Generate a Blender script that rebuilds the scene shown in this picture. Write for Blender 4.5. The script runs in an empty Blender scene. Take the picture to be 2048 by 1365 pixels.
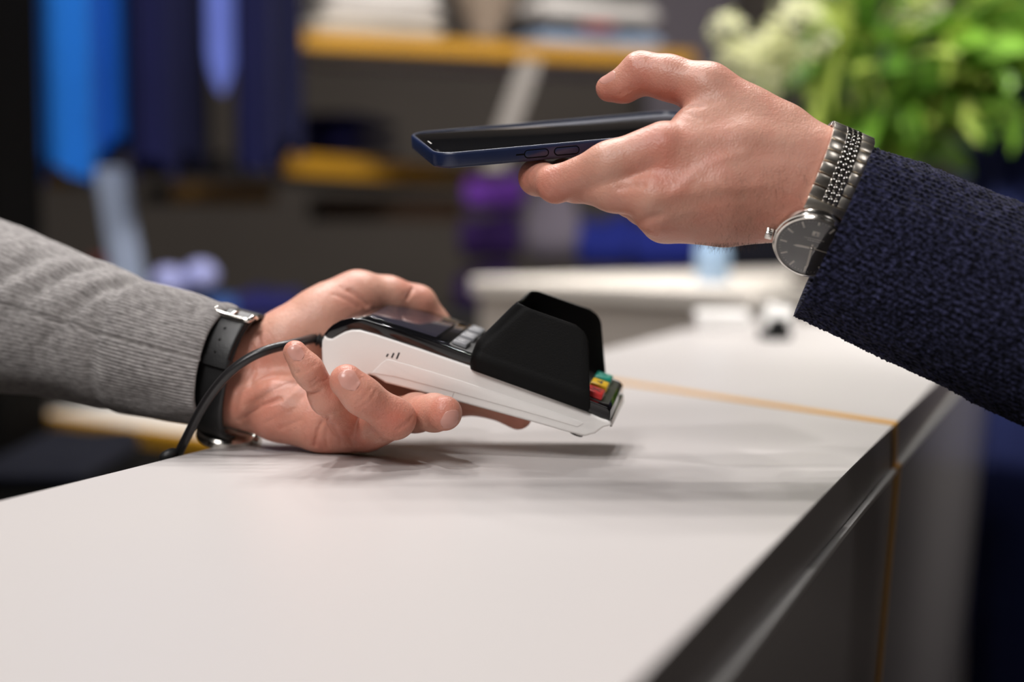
import bpy, bmesh, math, random
import numpy as np
from mathutils import Matrix, Vector
random.seed(7)
rng = np.random.default_rng(7)
SC = bpy.context.scene
COL = SC.collection

# ------------------------------------------------------------------ camera
F = 2048 * 50.0 / 36.0
CX, CY = 1024.0, 682.5
TH = math.atan((682.5 - 457.0) / F)
SN, CS = math.sin(TH), math.cos(TH)
ZT = 1.05                     # height of the counter top
HC = 0.121                    # camera above the counter top
CAM = np.array([0.0, 0.0, ZT + HC])
RT = np.array([1.0, 0, 0]); UP = np.array([0, SN, CS]); FW = np.array([0, CS, -SN])
RC = np.stack([RT, -UP, FW], 1)          # camera frame (right, down, forward) -> world
cd = bpy.data.cameras.new('camera'); cam = bpy.data.objects.new('camera', cd); COL.objects.link(cam)
cd.sensor_width = 36.0; cd.lens = 50.0; cd.clip_start = 0.01; cd.clip_end = 60
cam.location = CAM
cam.rotation_euler = (math.pi / 2 - TH, 0, 0)
cd.dof.use_dof = True; cd.dof.focus_distance = 0.715; cd.dof.aperture_fstop = 2.9
cd.dof.aperture_blades = 0
SC.camera = cam

# ------------------------------------------------------------------ world, light, exposure
w = bpy.data.worlds.new('world'); SC.world = w; w.use_nodes = True
w.node_tree.nodes['Background'].inputs[0].default_value = (0.9, 0.93, 1, 1)
w.node_tree.nodes['Background'].inputs[1].default_value = 0.05
SC.view_settings.view_transform = 'Standard'; SC.view_settings.look = 'None'
SC.view_settings.exposure = -0.6; SC.view_settings.gamma = 1.0
SC.view_settings.use_curve_mapping = False
SC.cycles.use_denoising = True
SC.cycles.max_bounces = 8
SC.cycles.sample_clamp_indirect = 6

def lamp(loc, target, power, size, col=(1, 0.95, 0.9), shape='DISK', spread=180, size_y=None):
    l = bpy.data.lights.new('ceiling_or_fill_lamp', 'AREA'); l.shape = shape; l.size = size
    if size_y: l.size_y = size_y
    l.energy = power; l.color = col; l.spread = math.radians(spread)
    o = bpy.data.objects.new('ceiling_or_fill_lamp', l); COL.objects.link(o)
    o.location = loc
    o.rotation_euler = (Vector(target) - Vector(loc)).to_track_quat('-Z', 'Y').to_euler()
    return o
# ceiling spots above and beyond the counter
for i in range(4):
    for j in range(3):
        lamp((-0.62 + 0.36 * i, 1.35 + 0.36 * j, 2.95), (0.0, 0.72, 1.05), 1.75, 0.07, (1, 0.965, 0.94), spread=90)
lamp((-0.55, 0.25, 2.9), (-0.16, 0.78, 1.10), 1.9, 0.12, (1, 0.965, 0.95), spread=60)  # added fill that brightens the cashier's hand from above
# unseen fill lights added to brighten the hands, the plant and the background
lamp((-1.2, -0.4, 2.45), (0.47, 1.30, 1.44), 10, 0.15, (1, 0.98, 0.94), 'SQUARE', spread=19)  # added narrow beam to brighten the plant, passing clear of the hand
lamp((-0.75, -0.9, 2.8), (-0.05, 0.7, 1.10), 22, 0.7, (1, 0.97, 0.955), 'SQUARE', spread=120)  # unseen frontal fill for the sides facing the camera
lamp((1.2, -0.6, 2.8), (0.2, 0.7, 1.05), 5, 0.5, (1, 0.97, 0.95), 'SQUARE')  # weaker unseen fill from the right, behind the camera
lamp((0.2, 1.95, 3.0), (0.1, 2.25, 1.1), 9, 0.3, (1, 0.965, 0.93), spread=60)  # added to brighten the beige stone counter
lamp((0.35, 1.75, 3.0), (0.35, 3.5, 1.25), 25, 0.5, (1, 0.96, 0.93), 'SQUARE', spread=110)  # unseen lamp added to light the shelves and back wall
lamp((-0.25, 1.5, 3.0), (-0.75, 2.8, 1.3), 8.5, 0.4, (1, 0.97, 0.95), 'SQUARE', spread=80)  # unseen lamp added to light the hanging garments
lamp((1.6, 0.35, 2.7), (0.46, 1.30, 1.38), 1.7, 0.2, (1, 0.98, 0.93), 'SQUARE', spread=28)  # added from the right to brighten the plant, also lifts the front panel

# ------------------------------------------------------------------ helpers
def cm(px, py, d):
    """camera-frame point (same unit as d) seen at a pixel at depth d"""
    return np.array([(px - CX) / F * d, (py - CY) / F * d, d])
def c2w(X):
    return (np.asarray(X, float) @ RC.T) + CAM
def at(px, py, d):
    return c2w(cm(px, py, d))
def on_plane(px, py, z):
    r = RC @ cm(px, py, 1.0)
    return CAM + r * ((z - CAM[2]) / r[2])

def link(name, me, mat=None, parent=None, smooth=True, loc=None):
    o = bpy.data.objects.new(name, me); COL.objects.link(o)
    if mat is not None:
        for m in (mat if isinstance(mat, (list, tuple)) else [mat]): me.materials.append(m)
    if smooth: me.shade_smooth()
    if parent is not None: o.parent = parent
    if loc is not None: o.location = loc
    return o
def mesh(name, V, Fc, mat=None, parent=None, smooth=True, center=False):
    me = bpy.data.meshes.new(name)
    V = np.asarray(V, float); loc = None
    if center:
        loc = V.mean(0); V = V - loc
    me.from_pydata([tuple(v) for v in V], [], [tuple(int(i) for i in f) for f in Fc]); me.update()
    return link(name, me, mat, parent, smooth, loc)
def bmobj(name, bm, mat=None, parent=None, smooth=True, angle=None):
    me = bpy.data.meshes.new(name); bm.normal_update(); bm.to_mesh(me); bm.free()
    o = link(name, me, mat, parent, smooth)
    if angle: me.set_sharp_from_angle(angle=math.radians(angle))
    return o
def empty(name, loc=(0, 0, 0), mat4=None):
    o = bpy.data.objects.new(name, None); COL.objects.link(o); o.empty_display_size = 0.02
    if mat4 is not None: o.matrix_world = mat4
    else: o.location = loc
    return o
def tag(o, label, cat, group=None, kind=None):
    o['label'] = label; o['category'] = cat
    if group: o['group'] = group
    if kind: o['kind'] = kind
    return o
def struct(o):
    o['kind'] = 'structure'; return o
def box_bm(x0, x1, y0, y1, z0, z1, bev=0.0, seg=2):
    bm = bmesh.new(); bmesh.ops.create_cube(bm, size=1)
    for v in bm.verts:
        v.co = ((x0 + x1) / 2 + v.co.x * (x1 - x0), (y0 + y1) / 2 + v.co.y * (y1 - y0), (z0 + z1) / 2 + v.co.z * (z1 - z0))
    if bev: bmesh.ops.bevel(bm, geom=bm.edges[:], offset=bev, segments=seg, affect='EDGES', profile=0.5)
    return bm
def prism_bm(poly, axis_lo, axis_hi, axes='xzy', bev=0.0, seg=2, rim_only=True):
    """polygon (a,b) extruded along the third axis"""
    bm = bmesh.new(); ia, ib, ic = ['xyz'.index(c) for c in axes]
    def mk(c):
        vs = []
        for a, b in poly:
            p = [0, 0, 0]; p[ia] = a; p[ib] = b; p[ic] = c; vs.append(bm.verts.new(p))
        return vs
    A = mk(axis_lo); B = mk(axis_hi); n = len(poly)
    bm.faces.new(A); bm.faces.new(B[::-1])
    for i in range(n):
        bm.faces.new((A[i], B[i], B[(i + 1) % n], A[(i + 1) % n]))
    bmesh.ops.recalc_face_normals(bm, faces=bm.faces[:])
    if bev:
        caps = [f for f in bm.faces if len(f.verts) == n and n > 4]
        ed = set(e for f in caps for e in f.edges) if rim_only and n > 4 else bm.edges[:]
        bmesh.ops.bevel(bm, geom=list(ed), offset=bev, segments=seg, affect='EDGES', profile=0.5, clamp_overlap=True)
    return bm
def tube_bm(pts, rad, seg=12, cap=True, bm=None, squash=None):
    """tube through pts (N,3); rad scalar or per point"""
    pts = np.asarray(pts, float); n = len(pts)
    rad = np.full(n, rad) if np.isscalar(rad) else np.asarray(rad, float)
    bm = bm or bmesh.new()
    T = np.gradient(pts, axis=0); T /= np.linalg.norm(T, axis=1)[:, None]
    ref = np.array([0, 0, 1.0]) if abs(T[0][2]) < 0.9 else np.array([1.0, 0, 0])
    N = np.cross(ref, T[0]); N /= np.linalg.norm(N)
    rings = []
    for i in range(n):
        N = N - T[i] * (N @ T[i]); N /= np.linalg.norm(N); B = np.cross(T[i], N)
        ring = []
        for k in range(seg):
            a = 2 * math.pi * k / seg
            ring.append(bm.verts.new(pts[i] + rad[i] * (math.cos(a) * N + math.sin(a) * B)))
        rings.append(ring)
    for i in range(n - 1):
        for k in range(seg):
            bm.faces.new((rings[i][k], rings[i][(k + 1) % seg], rings[i + 1][(k + 1) % seg], rings[i + 1][k]))
    if cap:
        bm.faces.new(rings[0][::-1]); bm.faces.new(rings[-1])
    return bm
def catmull(P, n):
    P = np.asarray(P, float)
    Q = np.vstack([2 * P[0] - P[1], P, 2 * P[-1] - P[-2]])
    out = []
    m = len(P) - 1
    for s in np.linspace(0, m - 1e-9, n):
        i = int(s); t = s - i
        p0, p1, p2, p3 = Q[i:i + 4]
        out.append(0.5 * (2 * p1 + (p2 - p0) * t + (2 * p0 - 5 * p1 + 4 * p2 - p3) * t * t + (3 * p1 - p0 - 3 * p2 + p3) * t ** 3))
    return np.array(out)
def grid_faces(nu, nv, closed_u=False, off=0):
    fs = []
    for j in range(nv - 1):
        for i in range(nu if closed_u else nu - 1):
            i2 = (i + 1) % nu
            fs.append((off + j * nu + i, off + j * nu + i2, off + (j + 1) * nu + i2, off + (j + 1) * nu + i))
    return fs

# ------------------------------------------------------------------ materials
MATS = {}
def mat(name, col, rough=0.5, metal=0.0, spec=0.5, noise=0.0, nscale=40.0, bump=0.0, bscale=200.0, coat=0.0, emit=None, sheen=0.0, alpha=None, trans=0.0):
    if name in MATS: return MATS[name]
    m = bpy.data.materials.new(name); m.use_nodes = True; nt = m.node_tree; b = nt.nodes['Principled BSDF']
    b.inputs['Base Color'].default_value = (*col, 1); b.inputs['Roughness'].default_value = rough
    b.inputs['Metallic'].default_value = metal; b.inputs['Specular IOR Level'].default_value = spec
    b.inputs['Coat Weight'].default_value = coat; b.inputs['Sheen Weight'].default_value = sheen
    b.inputs['Transmission Weight'].default_value = trans
    tc = nt.nodes.new('ShaderNodeTexCoord')
    if noise:
        n = nt.nodes.new('ShaderNodeTexNoise'); n.inputs['Scale'].default_value = nscale; n.inputs['Detail'].default_value = 4
        nt.links.new(tc.outputs['Object'], n.inputs['Vector'])
        r = nt.nodes.new('ShaderNodeMix'); r.data_type = 'RGBA'
        r.inputs[6].default_value = (*[c * (1 - noise) for c in col], 1); r.inputs[7].default_value = (*[min(1, c * (1 + noise)) for c in col], 1)
        nt.links.new(n.outputs['Fac'], r.inputs[0]); nt.links.new(r.outputs[2], b.inputs['Base Color'])
    if bump:
        n = nt.nodes.new('ShaderNodeTexNoise'); n.inputs['Scale'].default_value = bscale; n.inputs['Detail'].default_value = 3
        nt.links.new(tc.outputs['Object'], n.inputs['Vector'])
        bp = nt.nodes.new('ShaderNodeBump'); bp.inputs['Strength'].default_value = bump; bp.inputs['Distance'].default_value = 0.001
        nt.links.new(n.outputs['Fac'], bp.inputs['Height']); nt.links.new(bp.outputs[0], b.inputs['Normal'])
    if emit:
        b.inputs['Emission Color'].default_value = (*emit[0], 1); b.inputs['Emission Strength'].default_value = emit[1]
    MATS[name] = m
    return m
def srgb(r, g, b):
    f = lambda c: ((c / 255 + 0.055) / 1.055) ** 2.4 if c > 10 else c / 255 / 12.92
    return (f(r), f(g), f(b))

def skin_material(name, base, red, pale):
    m = bpy.data.materials.new(name); m.use_nodes = True; nt = m.node_tree; b = nt.nodes['Principled BSDF']
    L = nt.links.new
    tc = nt.nodes.new('ShaderNodeTexCoord')
    at_ = nt.nodes.new('ShaderNodeAttribute'); at_.attribute_name = 'flush'
    n1 = nt.nodes.new('ShaderNodeTexNoise'); n1.inputs['Scale'].default_value = 55; n1.inputs['Detail'].default_value = 5
    L(tc.outputs['Object'], n1.inputs['Vector'])
    mx = nt.nodes.new('ShaderNodeMix'); mx.data_type = 'RGBA'
    mx.inputs[6].default_value = (*base, 1); mx.inputs[7].default_value = (*red, 1)
    ad = nt.nodes.new('ShaderNodeMath'); ad.operation = 'MULTIPLY_ADD'; ad.inputs[1].default_value = 1.3; ad.inputs[2].default_value = -0.5
    L(n1.outputs['Fac'], ad.inputs[0])
    s = nt.nodes.new('ShaderNodeMath'); s.operation = 'ADD'; s.use_clamp = True
    L(ad.outputs[0], s.inputs[0]); L(at_.outputs['Fac'], s.inputs[1]); L(s.outputs[0], mx.inputs[0])
    L(mx.outputs[2], b.inputs['Base Color'])
    b.inputs['Roughness'].default_value = 0.43; b.inputs['Specular IOR Level'].default_value = 0.45
    b.inputs['Subsurface Weight'].default_value = 0.22; b.inputs['Subsurface Scale'].default_value = 0.002
    b.inputs['Subsurface Radius'].default_value = (1.0, 0.36, 0.2)
    v = nt.nodes.new('ShaderNodeTexVoronoi'); v.inputs['Scale'].default_value = 900
    L(tc.outputs['Object'], v.inputs['Vector'])
    n2 = nt.nodes.new('ShaderNodeTexNoise'); n2.inputs['Scale'].default_value = 260; n2.inputs['Detail'].default_value = 4
    L(tc.outputs['Object'], n2.inputs['Vector'])
    a2 = nt.nodes.new('ShaderNodeMath'); a2.operation = 'MULTIPLY_ADD'; a2.inputs[1].default_value = 0.4
    L(v.outputs['Distance'], a2.inputs[0]); L(n2.outputs['Fac'], a2.inputs[2])
    bp = nt.nodes.new('ShaderNodeBump'); bp.inputs['Strength'].default_value = 0.55; bp.inputs['Distance'].default_value = 0.0006
    L(a2.outputs[0], bp.inputs['Height']); L(bp.outputs[0], b.inputs['Normal'])
    return m

SKIN_A = skin_material('skin', (0.59, 0.310, 0.228), (0.545, 0.175, 0.120), None)
NAIL = mat('nail', (0.60, 0.30, 0.245), 0.28, spec=0.5, noise=0.06, nscale=300)
BLACKP = mat('black_plastic', (0.003, 0.003, 0.003), 0.55, spec=0.15, bump=0.15, bscale=1500)
BLACKG = mat('black_gloss', (0.004, 0.004, 0.005), 0.06, spec=0.6)
WHITEP = mat('white_plastic', (0.86, 0.84, 0.81), 0.33, bump=0.03, bscale=900)
STEEL = mat('polished_steel', (0.74, 0.71, 0.66), 0.16, 1.0)
STEELB = mat('brushed_steel', (0.86, 0.80, 0.71), 0.29, 1.0)
LEATHER = mat('black_leather', (0.007, 0.007, 0.0075), 0.42, bump=0.12, bscale=1100)
RUBBER = mat('rubber', (0.012, 0.012, 0.013), 0.5, bump=0.1, bscale=900)
GOLD = mat('gold_strip', srgb(205, 150, 60), 0.4, 0.15)
WOODGOLD = mat('yellow_wood', srgb(205, 150, 40), 0.5, noise=0.15, nscale=6)

# ------------------------------------------------------------------ distance-field modeller (millimetres, camera-aligned axes)
class Field:
    def __init__(s, lo, hi, h):
        s.lo = np.array(lo, float); s.h = h
        s.n = np.ceil((np.array(hi) - s.lo) / h).astype(int) + 1
        s.ax = [(s.lo[i] + h * np.arange(s.n[i])).astype(np.float32) for i in range(3)]
        s.D = np.full(s.n, 60.0, np.float32)
        s.T = None
    def box(s, pts, m):
        pts = np.asarray(pts); a = np.clip(np.floor((pts.min(0) - m - s.lo) / s.h).astype(int), 0, s.n - 1)
        b = np.clip(np.ceil((pts.max(0) + m - s.lo) / s.h).astype(int) + 1, 1, s.n)
        return tuple(slice(i, max(j, i + 1)) for i, j in zip(a, b))
    def grid(s, sl):
        return s.ax[0][sl[0]][:, None, None], s.ax[1][sl[1]][None, :, None], s.ax[2][sl[2]][None, None, :]
def cone_d(X, Y, Z, a, b, ra, rb):
    ba = np.asarray(b) - np.asarray(a); l2 = float(ba @ ba) + 1e-9
    px, py, pz = X - a[0], Y - a[1], Z - a[2]
    t = np.clip((px * ba[0] + py * ba[1] + pz * ba[2]) / l2, 0, 1)
    return np.sqrt((px - t * ba[0]) ** 2 + (py - t * ba[1]) ** 2 + (pz - t * ba[2]) ** 2) - (ra + t * (rb - ra))
def smin(a, b, k):
    h = np.maximum(k - np.abs(a - b), 0) / k
    return np.minimum(a, b) - h * h * (k * 0.25)
def chain(fd, D, pts, k):
    """pts: list of (x,y,z,r) in mm; smooth-union a chain of tapered capsules into D"""
    P = [np.array(p[:3]) for p in pts]; R = [p[3] for p in pts]
    for i in range(len(P) - 1):
        sl = fd.box([P[i], P[i + 1]], max(R[i], R[i + 1]) + k + 4)
        X, Y, Z = fd.grid(sl)
        D[sl] = smin(D[sl], cone_d(X, Y, Z, P[i], P[i + 1], R[i], R[i + 1]).astype(np.float32), k)
def blur(D, sig):
    """gaussian smoothing of a field (sigma in cells): rounds joints without swelling them"""
    r = int(math.ceil(2.2 * sig)); k = np.exp(-0.5 * (np.arange(-r, r + 1) / sig) ** 2).astype(np.float32); k /= k.sum()
    D = np.minimum(D, 25)
    for ax in range(3):
        n = D.shape[ax]; E = np.pad(D, [(r, r) if a == ax else (0, 0) for a in range(3)], mode='edge'); out = np.zeros_like(D)
        for i in range(2 * r + 1):
            out += k[i] * E[tuple(slice(i, i + n) if a == ax else slice(None) for a in range(3))]
        D = out
    return D
def sample(fd, D, P):
    q = (np.asarray(P) - fd.lo) / fd.h
    q = np.clip(q, 0, fd.n - 1.001); i = q.astype(int); f = q - i
    out = 0
    for dx in (0, 1):
        for dy in (0, 1):
            for dz in (0, 1):
                wgt = (f[:, 0] if dx else 1 - f[:, 0]) * (f[:, 1] if dy else 1 - f[:, 1]) * (f[:, 2] if dz else 1 - f[:, 2])
                out = out + wgt * D[i[:, 0] + dx, i[:, 1] + dy, i[:, 2] + dz]
    return out
def hit(fd, D, px, py, z0):
    """front-most surface point under a pixel, searching from depth z0"""
    zs = np.arange(z0, z0 + 260, 0.5)
    P = np.stack([(px - CX) / F * zs, (py - CY) / F * zs, zs], 1)
    v = sample(fd, D, P); k = np.argmax(v < 0)
    return P[k]
def groove(fd, D, pts, depth, width):
    """a crease (depth > 0) or a ridge (depth < 0) along a polyline of 3-D points"""
    pts = [np.asarray(p) for p in pts]; n = len(pts)
    best = None
    sl = fd.box(pts, width * 3 + 1); X, Y, Z = fd.grid(sl)
    for i in range(n - 1):
        d = cone_d(X, Y, Z, pts[i], pts[i + 1], 0, 0)
        best = d if best is None else np.minimum(best, d)
    D[sl] += (depth * np.exp(-(best / width) ** 2)).astype(np.float32)
def surface_nets(fd, D):
    n = D.shape; S = D < 0
    c = [S[i:n[0] - 1 + i, j:n[1] - 1 + j, k:n[2] - 1 + k] for i in (0, 1) for j in (0, 1) for k in (0, 1)]
    cnt = sum(x.astype(np.int8) for x in c); act = (cnt > 0) & (cnt < 8)
    idx = -np.ones(act.shape, np.int64); I = np.argwhere(act); idx[act] = np.arange(len(I))
    cor = np.array([(i, j, k) for i in (0, 1) for j in (0, 1) for k in (0, 1)])
    val = np.stack([D[I[:, 0] + o[0], I[:, 1] + o[1], I[:, 2] + o[2]] for o in cor], 1)
    acc = np.zeros((len(I), 3)); num = np.zeros(len(I))
    for a in range(8):
        for b in range(a + 1, 8):
            if np.abs(cor[a] - cor[b]).sum() != 1: continue
            va, vb = val[:, a], val[:, b]; cr = (va < 0) != (vb < 0)
            t = np.where(cr, va / np.where(cr, va - vb, 1), 0)
            acc += np.where(cr[:, None], cor[a] + t[:, None] * (cor[b] - cor[a]), 0); num += cr
    V = I + acc / num[:, None]
    Q = []
    for ax in range(3):
        u, v = [(1, 2), (2, 0), (0, 1)][ax]
        lo = [1, 1, 1]; lo[ax] = 0
        A = S[lo[0]:n[0] - 1, lo[1]:n[1] - 1, lo[2]:n[2] - 1]
        sh = [0, 0, 0]; sh[ax] = 1
        B = S[lo[0] + sh[0]:n[0] - 1 + sh[0], lo[1] + sh[1]:n[1] - 1 + sh[1], lo[2] + sh[2]:n[2] - 1 + sh[2]]
        if A.shape != B.shape: B = B[:A.shape[0], :A.shape[1], :A.shape[2]]
        E = np.argwhere(A != B); sg = A[tuple(E.T)]; E = E + np.array(lo)
        eu = np.zeros(3, int); eu[u] = 1; ev = np.zeros(3, int); ev[v] = 1
        q = np.stack([idx[tuple((E - eu - ev).T)], idx[tuple((E - ev).T)], idx[tuple(E.T)], idx[tuple((E - eu).T)]], 1)
        q[~sg] = q[~sg][:, ::-1]
        Q.append(q)
    Q = np.concatenate(Q); Q = Q[(Q >= 0).all(1)]
    # relax, then pull back to the surface
    e = np.concatenate([Q[:, [0, 1]], Q[:, [1, 2]], Q[:, [2, 3]], Q[:, [3, 0]]])
    for it in range(6):
        s = np.zeros_like(V); m = np.zeros(len(V))
        for k in range(3):
            s[:, k] = np.bincount(e[:, 0], V[e[:, 1], k], len(V)) + np.bincount(e[:, 1], V[e[:, 0], k], len(V))
        m = np.bincount(e[:, 0], minlength=len(V)) + np.bincount(e[:, 1], minlength=len(V))
        V = V + 0.6 * (s / m[:, None] - V)
        if it in (2, 5):
            P = V * fd.h + fd.lo; eps = fd.h
            g = np.stack([sample(fd, D, P + eps * np.eye(3)[k]) - sample(fd, D, P - eps * np.eye(3)[k]) for k in range(3)], 1) / (2 * eps)
            d = sample(fd, D, P); gn = np.maximum((g * g).sum(1), 0.2)
            P = P - np.clip(d / gn, -1, 1)[:, None] * g * 0.8
            V = (P - fd.lo) / fd.h
    return V * fd.h + fd.lo, Q
def pmm(px, py, d, r=None):
    q = cm(px, py, d)
    return (*q, r) if r is not None else q

def body_mesh(name, fd, D, flush, material):
    V, Q = surface_nets(fd, D)
    fl = np.zeros(len(V))
    for c, rad, amt in flush:
        fl += amt * np.exp(-((V - c) ** 2).sum(1) / rad ** 2)
    W = c2w(V / 1000.0); loc = W.mean(0)
    me = bpy.data.meshes.new(name)
    me.vertices.add(len(W)); me.vertices.foreach_set('co', (W - loc).astype(np.float32).ravel())
    me.loops.add(Q.size); me.loops.foreach_set('vertex_index', Q.astype(np.int32).ravel())
    me.polygons.add(len(Q)); me.polygons.foreach_set('loop_start', np.arange(0, Q.size, 4, dtype=np.int32))
    me.update(calc_edges=True); me.validate()
    a = me.attributes.new('flush', 'FLOAT', 'POINT'); a.data.foreach_set('value', np.clip(fl, -0.6, 1.2).astype(np.float32))
    return link(name, me, material, None, True, loc)

def nail(fd, D, c, nrm, axis, wid, length, parent, label=None, lift=0.30):
    """a fingernail plate that follows the fingertip's surface"""
    c = np.asarray(c, float); nrm = np.asarray(nrm, float); nrm /= np.linalg.norm(nrm)
    axis = np.asarray(axis, float); axis -= nrm * (axis @ nrm); axis /= np.linalg.norm(axis); side = np.cross(axis, nrm)
    nu, nv = 15, 17; top = []; sh = []
    for j in range(nv):
        v = -1 + 2 * j / (nv - 1)
        for i in range(nu):
            u = -1 + 2 * i / (nu - 1)
            wv = (1 - abs(min(v, 0)) ** 3.2) ** 0.5 if v < 0 else (1 - 0.55 * v ** 6) ** 0.5
            p = c + side * (u * wid / 2 * wv) + axis * (v * length / 2 * (1 - 0.12 * u * u if v > 0 else 1 - 0.25 * u * u)) + nrm * 9
            top.append(p); sh.append((1 - u ** 6) * (1 - 0.9 * max(-v, 0) ** 6))
    top = np.array(top) - nrm * 9; sh = np.array(sh)
    for st in range(8):
        g = np.stack([sample(fd, D, top + e) - sample(fd, D, top - e) for e in np.eye(3)], 1) / 2
        d = sample(fd, D, top)
        top = top - np.clip(d / np.maximum((g * g).sum(1), 0.3), -2.5, 2.5)[:, None] * g
    out = top + nrm * (lift * sh - 0.12)[:, None]; inn = top - nrm * 0.6
    V = np.vstack([out, inn]); n = nu * nv; Fc = grid_faces(nu, nv)
    Fc = [f for f in Fc] + [tuple(n + i for i in f[::-1]) for f in Fc]
    rim = [i for i in range(nu)] + [j * nu + nu - 1 for j in range(1, nv)] + [(nv - 1) * nu + i for i in range(nu - 2, -1, -1)] + [j * nu for j in range(nv - 2, 0, -1)]
    for a, b in zip(rim, rim[1:] + rim[:1]): Fc.append((b, a, n + a, n + b))
    Vw = c2w(V / 1000.0) - np.array(parent.location)
    o = mesh('fingernail', Vw, Fc, NAIL, parent)
    if label: o['label'] = label
    return o

# ================================================================== THE TWO HANDS (people reach in from both sides)
def customer():
    H = 0.8
    lo = pmm(1010, 80, 690); lo[2] = 646
    hi = pmm(1800, 560, 721); hi[2] = 778
    fd = Field(lo - 4, hi, H)
    P = pmm
    palm = np.full(fd.n, 60, np.float32)
    # wrist and forearm
    chain(fd, palm, [P(1900, 470, 698.1, 18.81), P(1740, 392, 700.1, 17.24), P(1640, 330, 700.1, 16.51)], 4)
    chain(fd, palm, [P(1880, 540, 698.1, 18.81), P(1700, 465, 698.1, 17.77), P(1596, 408, 698.1, 17.24)], 5)
    # metacarpals
    chain(fd, palm, [P(1632, 322, 700.1, 16.2), P(1480, 300, 697.0, 14.94), P(1330, 308, 693.9, 12.54)], 4)
    chain(fd, palm, [P(1600, 360, 696.0, 15.67), P(1440, 370, 690.7, 13.58), P(1303, 394, 689.7, 11.29)], 4)
    chain(fd, palm, [P(1590, 390, 697.0, 16.2), P(1450, 410, 693.9, 13.58), P(1316, 426, 693.9, 10.66)], 4)
    chain(fd, palm, [P(1566, 424, 700.1, 14.42), P(1450, 439, 700.1, 12.75), P(1330, 441, 702.2, 10.66)], 4)
    # thumb side of the palm
    chain(fd, palm, [P(1630, 320, 702.2, 15.05), P(1562, 269, 706.4, 14.63), P(1500, 235, 708.5, 13.9), P(1416, 186, 710.6, 12.96)], 5)
    chain(fd, palm, [P(1520, 268, 704.3, 13.58), P(1440, 248, 704.3, 12.02), P(1385, 257, 700.1, 10.97)], 5)
    palm = blur(palm, 3.7 / fd.h)
    thumb = np.full(fd.n, 60, np.float32)
    chain(fd, thumb, [P(1480, 220, 709.6, 12.54), P(1414, 180, 711.6, 12.96), P(1335, 155, 716.9, 10.66), P(1282, 146, 721.0, 10.03), P(1248, 171, 723.1, 8.05), P(1218, 177, 726.3, 6.79)], 5)
    index = np.full(fd.n, 60, np.float32)
    chain(fd, index, [P(1328, 298, 693.9, 13.58), P(1220, 333, 697.0, 11.29), P(1112, 369, 711, 8.8)], 6)
    chain(fd, index, [P(1112, 369, 711, 8.8), P(1074, 355, 733, 8.8), P(1095, 357, 750, 8.2), P(1120, 350, 756.6, 7.31)], 4)
    middle = np.full(fd.n, 60, np.float32)
    chain(fd, middle, [P(1303, 394, 689.7, 11.08), P(1228, 381, 698.1, 9.72), P(1150, 364, 714.8, 9.82)], 6)
    chain(fd, middle, [P(1150, 364, 714.8, 9.82), P(1128, 354, 737.8, 8.78), P(1160, 350, 748.2, 7.52)], 4)
    ring = np.full(fd.n, 60, np.float32)
    chain(fd, ring, [P(1316, 428, 693.9, 10.66), P(1262, 392, 712.7, 9.4), P(1200, 366, 729.4, 9.4)], 6)
    chain(fd, ring, [P(1200, 366, 729.4, 9.4), P(1180, 352, 748.2, 8.36), P(1210, 345, 762.8, 7.31)], 4)
    pinky = np.full(fd.n, 60, np.float32)
    chain(fd, pinky, [P(1327, 442, 702.2, 10.76), P(1285, 410, 725.2, 8.99), P(1250, 375, 744.0, 8.36)], 6)
    chain(fd, pinky, [P(1250, 375, 744.0, 8.36), P(1225, 355, 758.7, 7.31)], 4)
    D = palm.copy()
    first = True
    for f, k in ((thumb, 5), (index, 4), (middle, 4), (ring, 4), (pinky, 4)):
        u = smin(palm, f, k)
        D = u if first else smin(D, u, 1.6)
        first = False
    S = lambda x, y: hit(fd, D, x, y, 622)
    G = lambda pts, dep, wd: groove(fd, D, [S(*q) for q in pts], dep, wd)
    lines = [
        ([(1352, 221), (1375, 214), (1405, 213)], 0.8, 1.2),      # web of the thumb
        ([(1356, 226), (1380, 231), (1400, 240)], 0.3, 1.3),
        ([(1240, 377), (1262, 372), (1285, 372)], 0.8, 2.0),
        ([(1277, 446), (1297, 436), (1320, 432)], 0.9, 2.2),
        ([(1352, 385), (1385, 352), (1405, 335), (1450, 316), (1490, 306)], -0.55, 2.6),   # veins
        ([(1385, 352), (1420, 372), (1470, 380), (1520, 372)], -0.4, 2.4),
        ([(1330, 330), (1400, 318), (1480, 318), (1560, 330)], -0.5, 4.0),                 # tendons
        ([(1310, 398), (1380, 385), (1470, 372)], -0.45, 3.4),
        ([(1325, 432), (1400, 420), (1470, 410)], -0.4, 3.2),
        ([(1366, 150), (1410, 165), (1450, 190)], -0.3, 3.0),
        ([(1276, 108), (1281, 122), (1284, 140)], 0.25, 0.9), ([(1268, 106), (1270, 118), (1274, 132)], 0.25, 0.9),
        ([(1290, 108), (1294, 122)], 0.2, 0.9),
        ([(1084, 372), (1095, 384), (1108, 394)], 0.28, 0.8), ([(1093, 366), (1104, 378), (1117, 390)], 0.25, 0.8),
        ([(1240, 190), (1252, 180), (1262, 182)], 0.3, 1.2),
    ]
    G_pts = [([S(*q) for q in pts], a, b) for pts, a, b in lines]
    for pts, a, b in G_pts: groove(fd, D, pts, a, b)
    fl = []
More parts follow.
